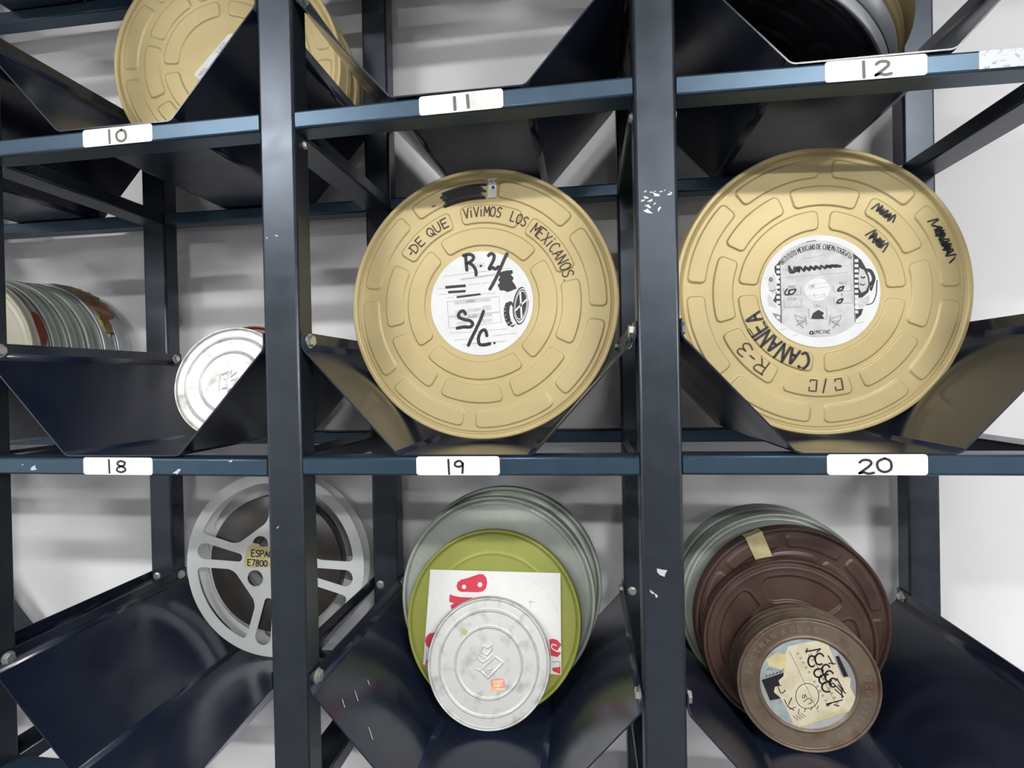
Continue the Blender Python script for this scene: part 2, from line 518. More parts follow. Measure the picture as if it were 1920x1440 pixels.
O_, I_ = tray_profile()
n_ = len(O_)
V = []
for y in (0, 0.0, D + PD - 2):
    pass
V = [(p[0], 2.0, p[1]) for p in O_] + [(p[0], 2.0, p[1]) for p in I_] + [(p[0], D + PD - 2, p[1]) for p in O_] + [(p[0], D + PD - 2, p[1]) for p in I_]
Fc, sm = [], []
for k in range(n_ - 1):
    Fc += [(k, k + 1, n_ + k + 1, n_ + k), (2 * n_ + k, 3 * n_ + k, 3 * n_ + k + 1, 2 * n_ + k + 1), (k, 2 * n_ + k, 2 * n_ + k + 1, k + 1), (n_ + k, n_ + k + 1, 3 * n_ + k + 1, 3 * n_ + k)]
    bend = (k - 1) % 5 != 4 and 0 < k < n_ - 2
    sm += [False, False, bend, bend]
Fc += [(0, n_, 3 * n_, 2 * n_), (n_ - 1, 3 * n_ - 1, 4 * n_ - 1, 2 * n_ - 1)]
sm += [False, False]
tray_me = None
trays = {}
for b in BAYS:
    xc = b * W + PW + BAY / 2
    for r_, z in ROWS.items():
        if tray_me is None:
            o = mesh_obj('tray', V, Fc, MT['tray'], rack, smooth=sm)
            bm = bmesh.new()
            bm.from_mesh(o.data)
            bmesh.ops.recalc_face_normals(bm, faces=bm.faces)
            bm.to_mesh(o.data)
            bm.free()
            tray_me = o.data
        else:
            o = bpy.data.objects.new('tray', tray_me)
            link(o, rack)
        d0, d1 = ADJ.get((b, r_), (0, 0))
        o.location = Vector(L((xc, 0, z + HB + max(d0, d1, 0) + .3))) * S
        trays[(b, r_)] = o
        if r_ in (-1, 0, 1):
            half = BAY / 2 - 3.0
            for sgn in (-1, 1):
                for yy in (22, 378):
                    hex_bolt(o, (sgn * half, yy, 156), (-sgn, 0, 0), r=8.2 if yy < 50 else 7.0)

for k in range(-1, 3):
    for r_ in (1,):
        for sgn in (-1, 1):
            hex_bolt(posts[k], (PW if sgn > 0 else 0, 26, ROWS[r_] - FZ - 11), (sgn, 0, 0), r=5, h=4)
# tiny bare scratches on the tray below 19
sx_, sz_ = -.672, .741
ik = Ink(lambda x, z, l: (-89 + sx_ * z + .741 * 2.6, x, .672 * 2.6 + sz_ * z))
for (al, yy, ln) in ((138, 104, 4), (142, 64, 8), (95, 37, 9), (150, 34, 6)):
    ik.stroke([(yy - ln / 2, al - ln), (yy + ln / 2, al + ln * .5)], 2.0, 'scratch', 0, smooth=False)
ik.build('scratch', trays[(0, -1)])

# number tapes on the front beams: (bay,row): text, x0, x1, digit x, digit width
NUM = {(-1, 1): ('10', -268, -159, (-227, -200)), (0, 1): ('11', 223, 333, (269, 288)), (1, 1): ('12', 714, 824, (755, 786)),
       (-1, 0): ('18', -281, -172, (-241, -214)), (0, 0): ('19', 209, 319, (251, 271)), (1, 0): ('20', 710, 819, (745, 780))}
for (b, r_), (txt, x0, x1, (dx0, dx1)) in NUM.items():
    o = beams[(b, r_)]
    bx = b * W + PW + .6
    u0, u1 = x0 - bx, x1 - bx
    zb, zt = (0.8, 25.2)
    ik = Ink(lambda x, z, l: (x, -0.35 - 0.12 * l, z))
    rr = 4.0
    pts = []
    for cx, cz, a0 in ((u1 - rr, zt - rr, 0), (u0 + rr, zt - rr, 90), (u0 + rr, zb + rr, 180), (u1 - rr, zb + rr, 270)):
        for k in range(6):
            t = math.radians(a0 + 18 * k)
            pts.append((cx + rr * math.cos(t), cz + rr * math.sin(t)))
    ik.poly(pts, 'tape', 1)
    # tape edge thickness
    base = len(ik.V)
    for p in pts:
        ik.V.append((p[0], -0.47, p[1]))
        ik.V.append((p[0], 0.1, p[1]))
    n = len(pts)
    for k in range(n):
        k2 = (k + 1) % n
        ik.F.append((base + 2 * k, base + 2 * k2, base + 2 * k2 + 1, base + 2 * k + 1))
        ik.mi.append(0)
    dw = (dx1 - dx0)
    d = dx0 - bx
    hh = 18.0
    z0 = 4.0 if txt[1] != '9' else 3.0
    im = 'greyink' if r_ == 1 else 'dprint'
    wd_ = 3.4 if r_ == 1 else 2.9
    if txt == '11':
        ik.stroke([(d + 1, z0 + 16), (d + 1.5, z0)], 4.2, im)
        ik.stroke([(d + dw - 1, z0 + 17), (d + dw, z0 + 1)], 4.2, im)
    else:
        if txt[0] == '1':
            ik.stroke([(d + 1, z0 + hh), (d + 1.6, z0 - .8)], wd_, im)
            g0, g1 = d + .45 * dw, d + dw
        else:
            for st in GL['2']:
                ik.stroke([(d + px / .58 * .46 * dw, z0 - 1.5 + py * hh * .9) for px, py in st], wd_, im, smooth=len(st) > 3)
            g0, g1 = d + .56 * dw, d + dw
        gw = {'0': .56, '2': .58, '8': .52, '9': .5}[txt[1]]
        for st in GL[txt[1]]:
            ik.stroke([(g0 + px / gw * (g1 - g0), z0 + .5 + py * hh * .88) for px, py in st], wd_, im, smooth=len(st) > 3)
    ik.build('number_tape', o, 'white tape with the handwritten number %s' % txt)
# bluish-white speckled strip on the right end of the upper right beam and scuffs on the lower left beam
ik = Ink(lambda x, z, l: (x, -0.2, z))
ik.poly([(332, 2.5), (441, 2.5), (441, 23), (332, 23)], 'speckle')
ik.build('pale_speckle', beams[(1, 1)])
patch(beams[(-1, 0)], 'paint_scuff', [(80, 9, 10, 7, 20), (62, 14, 3, 2, 0), (389, 21, 6, 2.4, 20), (308, 6, 13, 5, 30)], y=-0.3)

# ------------------------------------------------------------------ film cans
BASE = {r: z + HB + 2.4 for r, z in ROWS.items()}


def sstep(e0, e1, x):
    t = np.clip((x - e0) / (e1 - e0), 0, 1)
    return t * t * (3 - 2 * t)


def bump(r, c, wd):
    return np.exp(-((r - c) / wd) ** 2)


def segring(X, Z, R, r0, r1, n, gapc, gap, rc=7.0, wdt=1.5):
    """1 inside rounded annular segments"""
    r = np.hypot(X, Z)
    th = np.degrees(np.arctan2(Z, X))
    per = 360.0 / n
    t = (th - gapc) % per - per / 2
    rm = (r0 + r1) / 2 * R
    dr = np.abs(r - rm) - (r1 - r0) / 2 * R
    da = np.abs(np.radians(t)) * r - np.radians((per - gap) / 2) * r
    qx, qy = dr + rc, da + rc
    d = np.hypot(np.maximum(qx, 0), np.maximum(qy, 0)) + np.minimum(np.maximum(qx, qy), 0) - rc
    return 1 - sstep(-wdt / 2, wdt / 2, d)


def seglines(X, Z, segs, wd):
    """raised ridge along line segments"""
    out = np.zeros_like(X)
    for (ax, az), (bx, bz) in segs:
        dx, dz = bx - ax, bz - az
        t = np.clip(((X - ax) * dx + (Z - az) * dz) / (dx * dx + dz * dz), 0, 1)
        d = np.hypot(X - ax - t * dx, Z - az - t * dz)
        out = np.maximum(out, 1 - sstep(wd * .35, wd * .9, d))
    return out


RIM = 2.6          # rim stands this far proud of the lid face


def h_rim(X, Z, R):
    r = np.hypot(X, Z) / R
    h = RIM * sstep(.955, .972, r) * (1 - 0.9 * sstep(.992, 1.0, r)) - 2.2 * bump(r, .950, .0055)
    return h


def h_gold(g1, g2, g3):
    def f(X, Z, R):
        h = h_rim(X, Z, R)
        h = h + 2.2 * segring(X, Z, R, .79, .912, 8, g1, 6.5)
        h = h + 2.2 * segring(X, Z, R, .598, .732, 8, g2, 7.0)
        h = h + 2.2 * segring(X, Z, R, .43, .56, 4, g3, 9.0)
        return h
    return f


def h_rings(rs, emblem=None, amp=2.1):
    def f(X, Z, R):
        r = np.hypot(X, Z) / R
        h = h_rim(X, Z, R)
        for c_ in rs:
            h = h + amp * bump(r, c_, .013)
        if emblem:
            h = h + 1.3 * seglines(X, Z, emblem, 1.6)
        return h
    return f


def h_brown(X, Z, R):
    r = np.hypot(X, Z) / R
    h = h_rim(X, Z, R) + .8 * bump(r, .89, .012)
    return h - 3.0 * segring(X, Z, R, .50, .80, 4, 30, 13, rc=12, wdt=4) + 0.8 * (segring(X, Z, R, .485, .815, 4, 30, 10, rc=14, wdt=3) - segring(X, Z, R, .50, .80, 4, 30, 13, rc=12, wdt=3))


def h_rust(X, Z, R):
    r = np.hypot(X, Z) / R
    h = h_rim(X, Z, R) - 2.2 * (1 - sstep(.655, .685, r)) + 1.0 * bump(r, .70, .018)
    return h


def lid_mesh(name, R, T, hf, m, parent, nt=360, dr=1.6):
    rs = np.concatenate([np.arange(0, .93 * R, dr), np.arange(.93 * R, R + .01, .55)])
    rs[0] = 0.01
    th = np.linspace(0, 2 * PI, nt, endpoint=False)
    RR, TH = np.meshgrid(rs, th, indexing='ij')
    X, Z = RR * np.cos(TH), RR * np.sin(TH)
    Hh = hf(X, Z, R)
    Y = RIM - Hh
    nr = len(rs)
    # skirt profile
    sk = [(R, RIM * .9), (R, 5), (R, 13), (R + 1.0, 14), (R + 1.0, 15.2), (R - .5, 15.6)]
    VX = [X.ravel(), ] + [r_ * np.cos(th) for r_, y_ in sk]
    VZ = [Z.ravel(), ] + [r_ * np.sin(th) for r_, y_ in sk]
    VY = [Y.ravel(), ] + [np.full(nt, y_) for r_, y_ in sk]
    P = np.stack([np.concatenate(VX), np.concatenate(VY), np.concatenate(VZ) + R], 1) * S
    tot = nr + len(sk)
    i = np.arange(tot - 1)[:, None] * nt
    j = np.arange(nt)[None, :]
    j2 = (j + 1) % nt
    Q = np.stack([i + j, i + j2, i + nt + j2, i + nt + j], -1).reshape(-1, 4)
    me = bpy.data.meshes.new(name)
    me.vertices.add(len(P))
    me.vertices.foreach_set('co', P.ravel())
    me.loops.add(Q.size)
    me.loops.foreach_set('vertex_index', Q.ravel().astype(np.int32))
    me.polygons.add(len(Q))
    me.polygons.foreach_set('loop_start', np.arange(0, Q.size, 4, dtype=np.int32))
    me.polygons.foreach_set('use_smooth', np.ones(len(Q), bool))
    me.materials.append(m)
    me.update(calc_edges=True)
    me.validate()
    o = bpy.data.objects.new(name, me)
    return link(o, parent)


def lathe(name, prof, m, parent, cz, n=144, closed_end=True):
    V, Fc = [], []
    for r, y in prof:
        for k in range(n):
            t = 2 * PI * k / n
            V.append((r * math.cos(t), y, cz + r * math.sin(t)))
    for i in range(len(prof) - 1):
        for k in range(n):
            k2 = (k + 1) % n
            Fc.append((i * n + k, i * n + k2, (i + 1) * n + k2, (i + 1) * n + k))
    sm = [True] * len(Fc)
    if closed_end:
        Fc.append(tuple(range((len(prof) - 1) * n, len(prof) * n))[::-1])
        sm.append(False)
    return mesh_obj(name, V, Fc, m, parent, smooth=sm)


def AF(cx, cz, ox=0.0, oy=0.0, sc=1.0):
    """traced drawing coordinates -> millimetres on the face, measured from the face centre"""
    def u(x, y):
        X_, Y_ = ox + x / sc, oy + y / sc
        return (cx[0] * X_ + cx[1] * Y_ + cx[2], cz[0] * X_ + cz[1] * Y_ + cz[2])
    return u


def circ3(a, b, c):
    ax, ay, bx, by, cx, cy = *a, *b, *c
    d = 2 * (ax * (by - cy) + bx * (cy - ay) + cx * (ay - by))
    X_ = ((ax ** 2 + ay ** 2) * (by - cy) + (bx ** 2 + by ** 2) * (cy - ay) + (cx ** 2 + cy ** 2) * (ay - by)) / d
    Y_ = ((ax ** 2 + ay ** 2) * (cx - bx) + (bx ** 2 + by ** 2) * (ax - cx) + (cx ** 2 + cy ** 2) * (bx - ax)) / d
    return X_, Y_, math.hypot(ax - X_, ay - Y_)


def scribble(ik, c0, ang, L_, H_, n, wd, m='ink', seed=1):
    rr_ = random.Random(seed)
    ca, sa = math.cos(math.radians(ang)), math.sin(math.radians(ang))
    for pas in range(3):
        pts = []
        for k in range(n * 2 + 1):
            f = k / (n * 2) - .5
            a = f * L_ * (1 if pas == 0 else .7) + rr_.uniform(-1, 1) * L_ * .05
            b = (1 if k % 2 else -1) * H_ / 2 * rr_.uniform(.55, 1.0) * (1 if pas == 0 else .7)
            if pas == 2:
                a, b = f * L_ * .6, -H_ * .15 + rr_.uniform(-1, 1) * H_ * .18
            pts.append((c0[0] + a * ca - b * sa, c0[1] + a * sa + b * ca))
        ik.stroke(pts, wd, m, 2, smooth=pas != 1)


class Can:
    def __init__(self, label, cX, Y, cZ, R, T, yaw, lean, m, hf, mb=None, group=None, cat='film can', nt=360, dr=1.6, ribs=(), rot=None):
        self.R, self.T, self.hf = R, T, hf
        a = math.radians(yaw)
        l = math.radians(lean)
        upv = Vector((-math.sin(a) * math.sin(l), math.cos(a) * math.sin(l), math.cos(l)))
        loc = Vector((cX, Y, cZ)) - upv * R
        self.root = empty('film_can', loc, (-l, 0, a), label, cat, group)
        self.lid = lid_mesh('lid', R, T, hf, m, self.root, nt, dr)
        mb = mb or m
        pr = [(R - 2.5, 13.5), (R - 2.5, 17)]
        for rb in ribs:
            pr += [(R - 2.5, rb - 2.5), (R + .3, rb - 1.2), (R + .3, rb + 1.2), (R - 2.5, rb + 2.5)]
        pr += [(R - 2.5, T - 4), (R - .6, T - 3), (R - .2, T - 1.4), (R - 1.4, T), (R - 5, T), (R - 7, T - 2.4)]
        self.body = lathe('body', pr, mb, self.root, R, n=120)

    def ink(self, lift=0.35):
        hf, R = self.hf, self.R

        def fn(x, z, l):
            r = math.hypot(x, z)
            h = float(hf(np.array([x]), np.array([z]), R)[0]) if r > .3 * R else 0.0
            return (x, RIM - h - lift - 0.12 * l, z + R)
        return Ink(fn)

    def flat(self, y=None):
        R = self.R
        y0 = RIM if y is None else y
        return Ink(lambda x, z, l: (x, y0 - 0.25 - 0.12 * l, z + R))


XC = {b: b * W + PW + BAY / 2 for b in BAYS}

# ---------- tray 19: gold can "DE QUE VIVIMOS LOS MEXICANOS"
c = Can('round gold film can marked DE QUE VIVIMOS LOS MEXICANOS in tray 19', XC[0] - .6, 141, BASE[0] + 213.3, 209, 42, -1.1, 1.8, MT['gold'], h_gold(-6.6, 15.6, 37.7), nt=900, dr=.9)
R = 209.0
px = AF((.83404, -.01166, -747.84), (-.03478, -.82104, 499.05))
ik = c.ink()
ik.arctext('-DE QUE', 144, .632 * R, 14.5, 2.1, 'pen', th1=110)
ik.arctext('ViViMOS', 100, .645 * R, 15, 2.1, 'pen', th1=75)
ik.arctext('LOS', 69.4, .64 * R, 15, 2.1, 'pen', th1=58)
ik.arctext('MEXiCANOS.', 53.5, .628 * R, 17, 2.1, 'pen', th1=11)
ik.stroke([px(811, 385), px(817, 383)], 2.0, 'pen')
sc_pts = [px(*p) for p in ((818, 368), (822, 362), (845, 353), (870, 348), (892, 345), (897, 349), (912, 348), (905, 353), (913, 356), (903, 362), (912, 367), (895, 369), (870, 372), (850, 380), (832, 389), (829, 376))]
r_t = [(x, z) for x, z in sc_pts]
for k in range(9):
    a0 = 110.0 - 0.7 * (k % 3)
    r0 = .785 * R + k * .0115 * R
    ik.stroke([(r0 * math.cos(math.radians(t)), r0 * math.sin(math.radians(t))) for t in np.linspace(a0 - (k % 2) * 2, 87.0 + (k % 4), 9)], 4.4, 'dprint')
ik.build('handwriting', c.root, 'black handwriting and scribble following the rings of the lid')
lb = c.flat(RIM - 0.9)
u = AF((.83655, -.01156, -748.14), (-.03455, -.82218, 499.14), 780, 460, 6.0)
lb.disc(.3, .8, 80.3, 'label', 0, n=96)
# printed form lines
for x0, y0, x1, y1 in ((300, 348, 700, 298), (700, 298, 1060, 258), (500, 385, 890, 330), (500, 378, 890, 324), (230, 490, 330, 480), (245, 555, 350, 545), (340, 592, 420, 585), (590, 442, 720, 428), (740, 430, 860, 412),
                       (390, 992, 650, 975), (650, 975, 1020, 938), (435, 1070, 520, 1060), (520, 1060, 700, 1045), (530, 1118, 700, 1100), (870, 1015, 960, 1005), (960, 1005, 1120, 985), (760, 1095, 1010, 1072), (420, 560, 900, 540)):
    lb.stroke([u(x0, y0), u(x1, y1)], .5, 'print', 1, smooth=False)
for x0, y0, x1, y1 in ((500, 390, 890, 335), (700, 302, 800, 290), (385, 992, 480, 985), (435, 1072, 520, 1064), (870, 1018, 960, 1008), (1060, 992, 1125, 984), (760, 1098, 1010, 1076), (640, 1112, 700, 1105), (530, 1120, 580, 1116), (595, 444, 715, 432)):
    lb.stroke([u(x0, y0), u(x1, y1)], 1.4, 'print2', 1, smooth=False)
for q in (((350, 635), (935, 575), (945, 745), (360, 800)), ((360, 812), (950, 755), (960, 865), (372, 935))):
    lb.stroke([u(*p) for p in q] + [u(*q[0])], .55, 'print', 1, smooth=False)
for q in (((425, 632), (845, 592), (848, 628), (428, 668)), ((440, 735), (735, 700), (738, 735), (442, 790)), ((745, 682), (850, 670), (852, 725), (747, 735)), ((440, 812), (855, 768), (858, 798), (443, 842)), ((455, 865), (570, 850), (572, 892), (457, 905)), ((745, 830), (860, 818), (862, 862), (748, 875))):
    lb.poly([u(*p) for p in q], 'print2', 1)
p0 = u(560, 648)
lb.text('SONIDO', p0[0], p0[1], 3.4, .7, 'print', 5)
p0 = u(585, 822)
lb.text('IMAGEN', p0[0], p0[1], 3.4, .7, 'print', 5)
p0 = u(540, 268)
lb.text('CALIFICO', p0[0], p0[1], 6, .5, 'print', 4)
mk = lambda pts, wd=5.2: lb.stroke([u(*p) for p in pts], wd, 'ink', 3)
mk(((558, 110), (566, 200), (574, 280)))
mk(((530, 112), (600, 98), (645, 120), (640, 160), (590, 195), (560, 205)))
mk(((600, 195), (640, 225), (672, 275), (678, 335)))
lb.disc(*u(732, 230), 2.0, 'ink', 3, n=12)
mk(((815, 118), (845, 92), (880, 115), (872, 170), (838, 235), (825, 268), (860, 250), (895, 268), (930, 240)))
mk(((1025, 95), (985, 180), (920, 330), (870, 430), (832, 495)))
lb.poly([u(*p) for p in ((930, 320), (960, 300), (1020, 285), (1085, 282), (1090, 318), (1065, 330), (1100, 370), (1082, 405), (1110, 440), (1132, 488), (1080, 510), (1030, 528), (990, 508), (945, 510), (935, 480), (918, 450), (945, 420), (925, 390), (945, 360))], 'dprint', 3)
for q in (((325, 455), (560, 437), (562, 468), (330, 487)), ((358, 512), (560, 500), (558, 528), (360, 542)), ((455, 572), (725, 538), (732, 560), (458, 595))):
    lb.poly([u(*p) for p in q], 'dprint', 3)
mk(((560, 775), (530, 738), (490, 760), (480, 805), (540, 835), (610, 850), (640, 885), (610, 920), (540, 920), (460, 935)))
mk(((762, 740), (730, 830), (670, 960), (620, 1060), (590, 1130)))
mk(((800, 1020), (780, 955), (735, 970), (705, 1040), (715, 1110), (770, 1120), (835, 1105)))
lb.disc(*u(885, 1098), 1.9, 'ink', 3, n=12)
# little film reel drawing
ex, ez = u(1178, 672)


def ell(k0, k1, m, layer, dx=0, dz=0, a=0, b=360):
    pts = []
    for t in np.linspace(a, b, 40):
        t = math.radians(t)
        X_, Z_ = 10.3 * math.cos(t), 26.0 * math.sin(t)
        pts.append((X_, Z_))
    ca, sa = math.cos(math.radians(-8)), math.sin(math.radians(-8))
    f = lambda k: [(ex + dx + (p[0] * ca - p[1] * sa) * k, ez + dz + (p[0] * sa + p[1] * ca) * k) for p in pts]
    if k0 == 0:
        lb.poly(f(k1)[:-1], m, layer)
    else:
        A, B = f(k0), f(k1)
        base = len(lb.V)
        for p, q in zip(A, B):
            lb.V.append(lb.fn(p[0], p[1], layer))
            lb.V.append(lb.fn(q[0], q[1], layer))
        for k in range(len(A) - 1):
            lb.F.append((base + 2 * k, base + 2 * k + 1, base + 2 * k + 3, base + 2 * k + 2))
            lb.mi.append(lb.m(m))


ell(0, 1.05, 'dprint', 1, -1.6, .6)
ell(0, 1.0, 'label', 2)
ell(.86, .93, 'dprint', 3)
ell(0, .80, 'dprint', 3)
for a_ in (25, 115, 205, 295):
    t = math.radians(a_)
    ca, sa = math.cos(math.radians(-8)), math.sin(math.radians(-8))
    X_, Z_ = 8.4 * math.cos(t), 21.5 * math.sin(t)
    lb.stroke([(ex, ez), (ex + X_ * ca - Z_ * sa, ez + X_ * sa + Z_ * ca)], 2.6, 'label', 4, smooth=False)
ell(0, .12, 'dprint', 5)
ell(1.03, 1.12, 'dprint', 3, 0, -1, 250, 380)
pts = [u(*p) for p in ((1060, 628), (1010, 650), (990, 700), (988, 780), (1005, 850), (1040, 912), (1085, 878), (1060, 820), (1048, 750), (1055, 690), (1070, 665), (1100, 720), (1118, 770), (1100, 690), (1085, 640))]
lb.poly(pts, 'dprint', 2)
for x_, y_ in ((1004, 700), (1003, 740), (1006, 785), (1014, 830), (1028, 870), (1044, 868), (1066, 850)):
    lb.disc(*u(x_, y_), .8, 'label', 3, n=6)
lb.poly([u(*p) for p in ((1050, 905), (1125, 885), (1085, 920))], 'dprint', 2)
lb.build('label', c.root, 'round white label with marker R.2/ S/C. and a small reel drawing')
ik = c.flat(RIM - 1.7)
x0, z0 = px(926, 352)
ik.poly([(x0 - 6, z0 + 14.5), (x0 + 6.5, z0 + 15), (x0 + 5.5, z0 - 15), (x0 - 6.5, z0 - 15)], 'label', 1)
ik.text('10.3', x0 - 4.6, z0 + 8, 4, .8, 'dprint')
ik.poly([(x0 - 4.5, z0 - 2), (x0 + 4.5, z0 - 2), (x0 + 4, z0 - 13), (x0 - 5, z0 - 13)], 'print2', 2)
ik.disc(x0 + 1.4, z0 + .5, 2.6, 'ink', 3, n=10)
ik.build('sticker', c.root, 'small white sticker marked 10.3')

# ---------- tray 20: gold can "CANANEA"
c = Can('round gold film can marked CANANEA R-3 C/C in tray 20', XC[1] + 4.2, 161, BASE[0] + 214.5, 209, 42, 3.2, .3, MT['gold'], h_gold(-2.7, 19.5, 87.0), nt=900, dr=.9)
ik = c.ink()
ik.arctext('CANANEA', 259, .44 * R, 24, 4.0, 'ink', th1=195)
ik.arctext('R-3', 234, .605 * R, 21, 2.3, 'pen', th1=211)
for s_, a_ in (('c', 279), ('/', 271), ('c', 264)):
    t = math.radians(a_)
    if s_ == 'c':
        q = [(5, 9), (5, 14), (-5, 14), (-5, -2), (4, -2), (4, 1)]
    else:
        q = [(-2, -4), (3, 16)]
    r0 = .628 * R
    tx, tz = math.sin(t), -math.cos(t)            # clockwise direction
    ox, oz = math.cos(t), math.sin(t)
    ik.stroke([(ox * (r0 + b_) + tx * a2, oz * (r0 + b_) + tz * a2) for a2, b_ in q], 2.3, 'pen', smooth=False)
ik.build('handwriting', c.root, 'black marker lettering written upside down')
for t_, r_, an_, L_, H_, n_, sd in ((51, .675, -38, 34, 15, 5, 3), (42, .505, -50, 34, 17, 5, 5), (22, .868, -66, 62, 17, 8, 8)):
    ik = c.ink()
    scribble(ik, (r_ * R * math.cos(math.radians(t_)), r_ * R * math.sin(math.radians(t_))), an_, L_, H_, n_, 2.6, 'ink', sd)
    ik.build('scribble', c.root)

lb = c.flat(RIM - .9)
LR = 86.5
u = AF((.74253, -.01323, -1136.874), (-.02422, -.7729, 459.503), 1410, 430, 6.2615)
q = [(u(806 + 706 * math.cos(t), 727 - 660 * math.sin(t))) for t in np.linspace(0, 2 * PI, 96, endpoint=False)]
lb.poly(q, 'label', 0)
# grey printed disc clipped to a strip
gx0, gx1 = 335, 1205
pts = []
for t in np.linspace(0, 2 * PI, 90, endpoint=False):
    x_, y_ = 790 + 620 * math.cos(t), 700 - 570 * math.sin(t)
    pts.append((min(max(x_, gx0), gx1), y_))
lb.poly([u(*p) for p in pts], 'print2', 1)
# film strips with faces behind them
lb.poly([u(*p) for p in ((330, 370), (265, 440), (270, 500), (330, 610), (250, 660), (285, 760), (250, 840), (330, 900), (345, 870))], 'dprint', 1)
lb.poly([u(*p) for p in ((262, 520), (205, 560), (190, 640), (200, 720), (250, 770), (300, 720), (290, 610))], 'print2', 2)
lb.stroke([u(*p) for p in ((205, 590), (225, 570), (240, 600), (215, 605), (205, 590))], 1.6, 'dprint', 3)
lb.stroke([u(*p) for p in ((215, 715), (245, 725), (275, 705))], 2.0, 'print', 3)
lb.poly([u(*p) for p in ((190, 760), (240, 790), (250, 850), (330, 940), (200, 900), (182, 820))], 'print2', 1)
lb.poly([u(*p) for p in ((235, 980), (345, 1010), (345, 1100), (290, 1060))], 'print', 1)
lb.poly([u(*p) for p in ((1195, 280), (1290, 360), (1350, 470), (1380, 560), (1390, 640), (1370, 740), (1300, 800), (1215, 810))], 'dprint', 1)
lb.poly([u(*p) for p in ((1265, 450), (1320, 480), (1360, 560), (1372, 650), (1340, 720), (1290, 745), (1262, 690), (1255, 560))], 'print2', 2)
lb.stroke([u(*p) for p in ((1285, 560), (1310, 570), (1330, 560))], 2.2, 'dprint', 3)
lb.stroke([u(*p) for p in ((1272, 640), (1300, 655), (1325, 645))], 1.8, 'dprint', 3)
lb.stroke([u(*p) for p in ((1345, 480), (1395, 490), (1430, 560), (1425, 610), (1390, 650))], 5, 'dprint', 2)
lb.stroke([u(*p) for p in ((1395, 640), (1400, 720), (1440, 600))], 2.2, 'dprint', 2)
lb.stroke([u(*p) for p in ((1350, 885), (1420, 860), (1460, 760), (1470, 600))], 1.5, 'dprint', 2)
lb.poly([u(*p) for p in ((1215, 815), (1330, 800), (1390, 760), (1380, 860), (1300, 920), (1215, 920))], 'print2', 1)
lb.poly([u(*p) for p in ((1218, 940), (1310, 930), (1290, 1000), (1225, 1060))], 'dprint', 1)
for k in range(11):
    y_ = 370 + 60 * k
    for x_ in (1230,):
        lb.poly([u(x_ - 22, y_ - 18), u(x_ + 22, y_ - 18), u(x_ + 22, y_ + 16), u(x_ - 22, y_ + 16)], 'label', 4)
    y_ = 440 + 60 * k
    lb.poly([u(290, y_ - 18), u(330, y_ - 18), u(330, y_ + 16), u(290, y_ + 16)], 'label', 4)
lb.stroke([u(330, 360), u(350, 1110)], .9, 'dprint', 4, smooth=False)
lb.stroke([u(1195, 280), u(1215, 1090)], .9, 'dprint', 4, smooth=False)
# arched title
pa, pb, pc = u(362, 418), u(770, 232), u(1165, 358)
cx_, cz_, rr = circ3(pa, pb, pc)
lb.arctext('INSTITUTO MEXICANO DE CINEMATOGRAFIA', math.degrees(math.atan2(pa[1] - cz_, pa[0] - cx_)), rr, 7.2, 1.0, 'dprint', th1=math.degrees(math.atan2(pc[1] - cz_, pc[0] - cx_)), cx=cx_, cz=cz_, layer=3)
p0 = u(358, 492)
lb.text('TITULO', p0[0], p0[1], 4, .4, 'print', sx=.7)
pts = []
for k in range(19):
    f = k / 18
    pts.append(u(450 + 560 * f + (14 if k % 2 else -8), 478 - 50 * f + (34 * (1 - .7 * f)) * (1 if k % 2 else -1)))
lb.stroke(pts, 3.1, 'ink', 3)
lb.stroke([u(440, 430), u(455, 505), u(520, 490), u(540, 440), u(560, 480)], 3.4, 'ink', 3)
lb.stroke([u(600, 470), u(690, 455), u(780, 450)], 3.0, 'ink', 3)
lb.stroke([u(880, 440), u(960, 428), u(1045, 435)], 4.2, 'ink', 3)
for x0, y0, x1, y1 in ((1045, 435, 1130, 430), (395, 565, 1130, 505), (590, 350, 860, 300), (165, 572, 225, 565), (330, 1182, 410, 1172), (490, 1250, 540, 1240), (1220, 1105, 1320, 1085), (700, 1255, 910, 1250), (590, 160, 660, 150)):
    lb.stroke([u(x0, y0), u(x1, y1)], .5, 'print', 2, smooth=False)
lb.stroke([u(650, 145), u(755, 130)], 1.0, 'dprint', 2)
for q in (((372, 690), (378, 775), (580, 768), (580, 675)), ((378, 830), (385, 918), (588, 910), (585, 825)), ((960, 655), (965, 735), (1172, 720), (1172, 640)), ((965, 795), (972, 878), (1185, 862), (1180, 785)), ((672, 930), (678, 1055), (885, 1050), (882, 915))):
    lb.stroke([u(*p) for p in q], .8, 'print', 2, smooth=False)
for tx_, x_, y_ in (('SONIDO', 422, 690), ('ESTADO', 425, 835), ('ROLLO', 1030, 645), ('DE', 1050, 785), ('COPIA', 735, 918)):
    p0 = u(x_, y_)
    lb.text(tx_, p0[0], p0[1], 3.8, .6, 'print', sx=.7)
lb.stroke([u(*p) for p in ((420, 700), (395, 730), (398, 765), (440, 765), (440, 720), (500, 705), (520, 710), (480, 760), (435, 755), (450, 715))], 2.4, 'ink', 3)
for x_, y_ in ((1052, 698), (1042, 842)):
    lb.stroke([u(x_ + 30, y_ - 28), u(x_ - 15, y_ - 12), u(x_ - 38, y_ + 22), u(x_ + 10, y_ + 14), u(x_ + 30, y_ - 28)], 2.6, 'ink', 3)
lb.poly([u(*p) for p in ((785, 945), (845, 975), (850, 1000), (830, 1005), (855, 1050), (760, 1055), (698, 1048), (715, 1005), (722, 985))], 'dprint', 3)
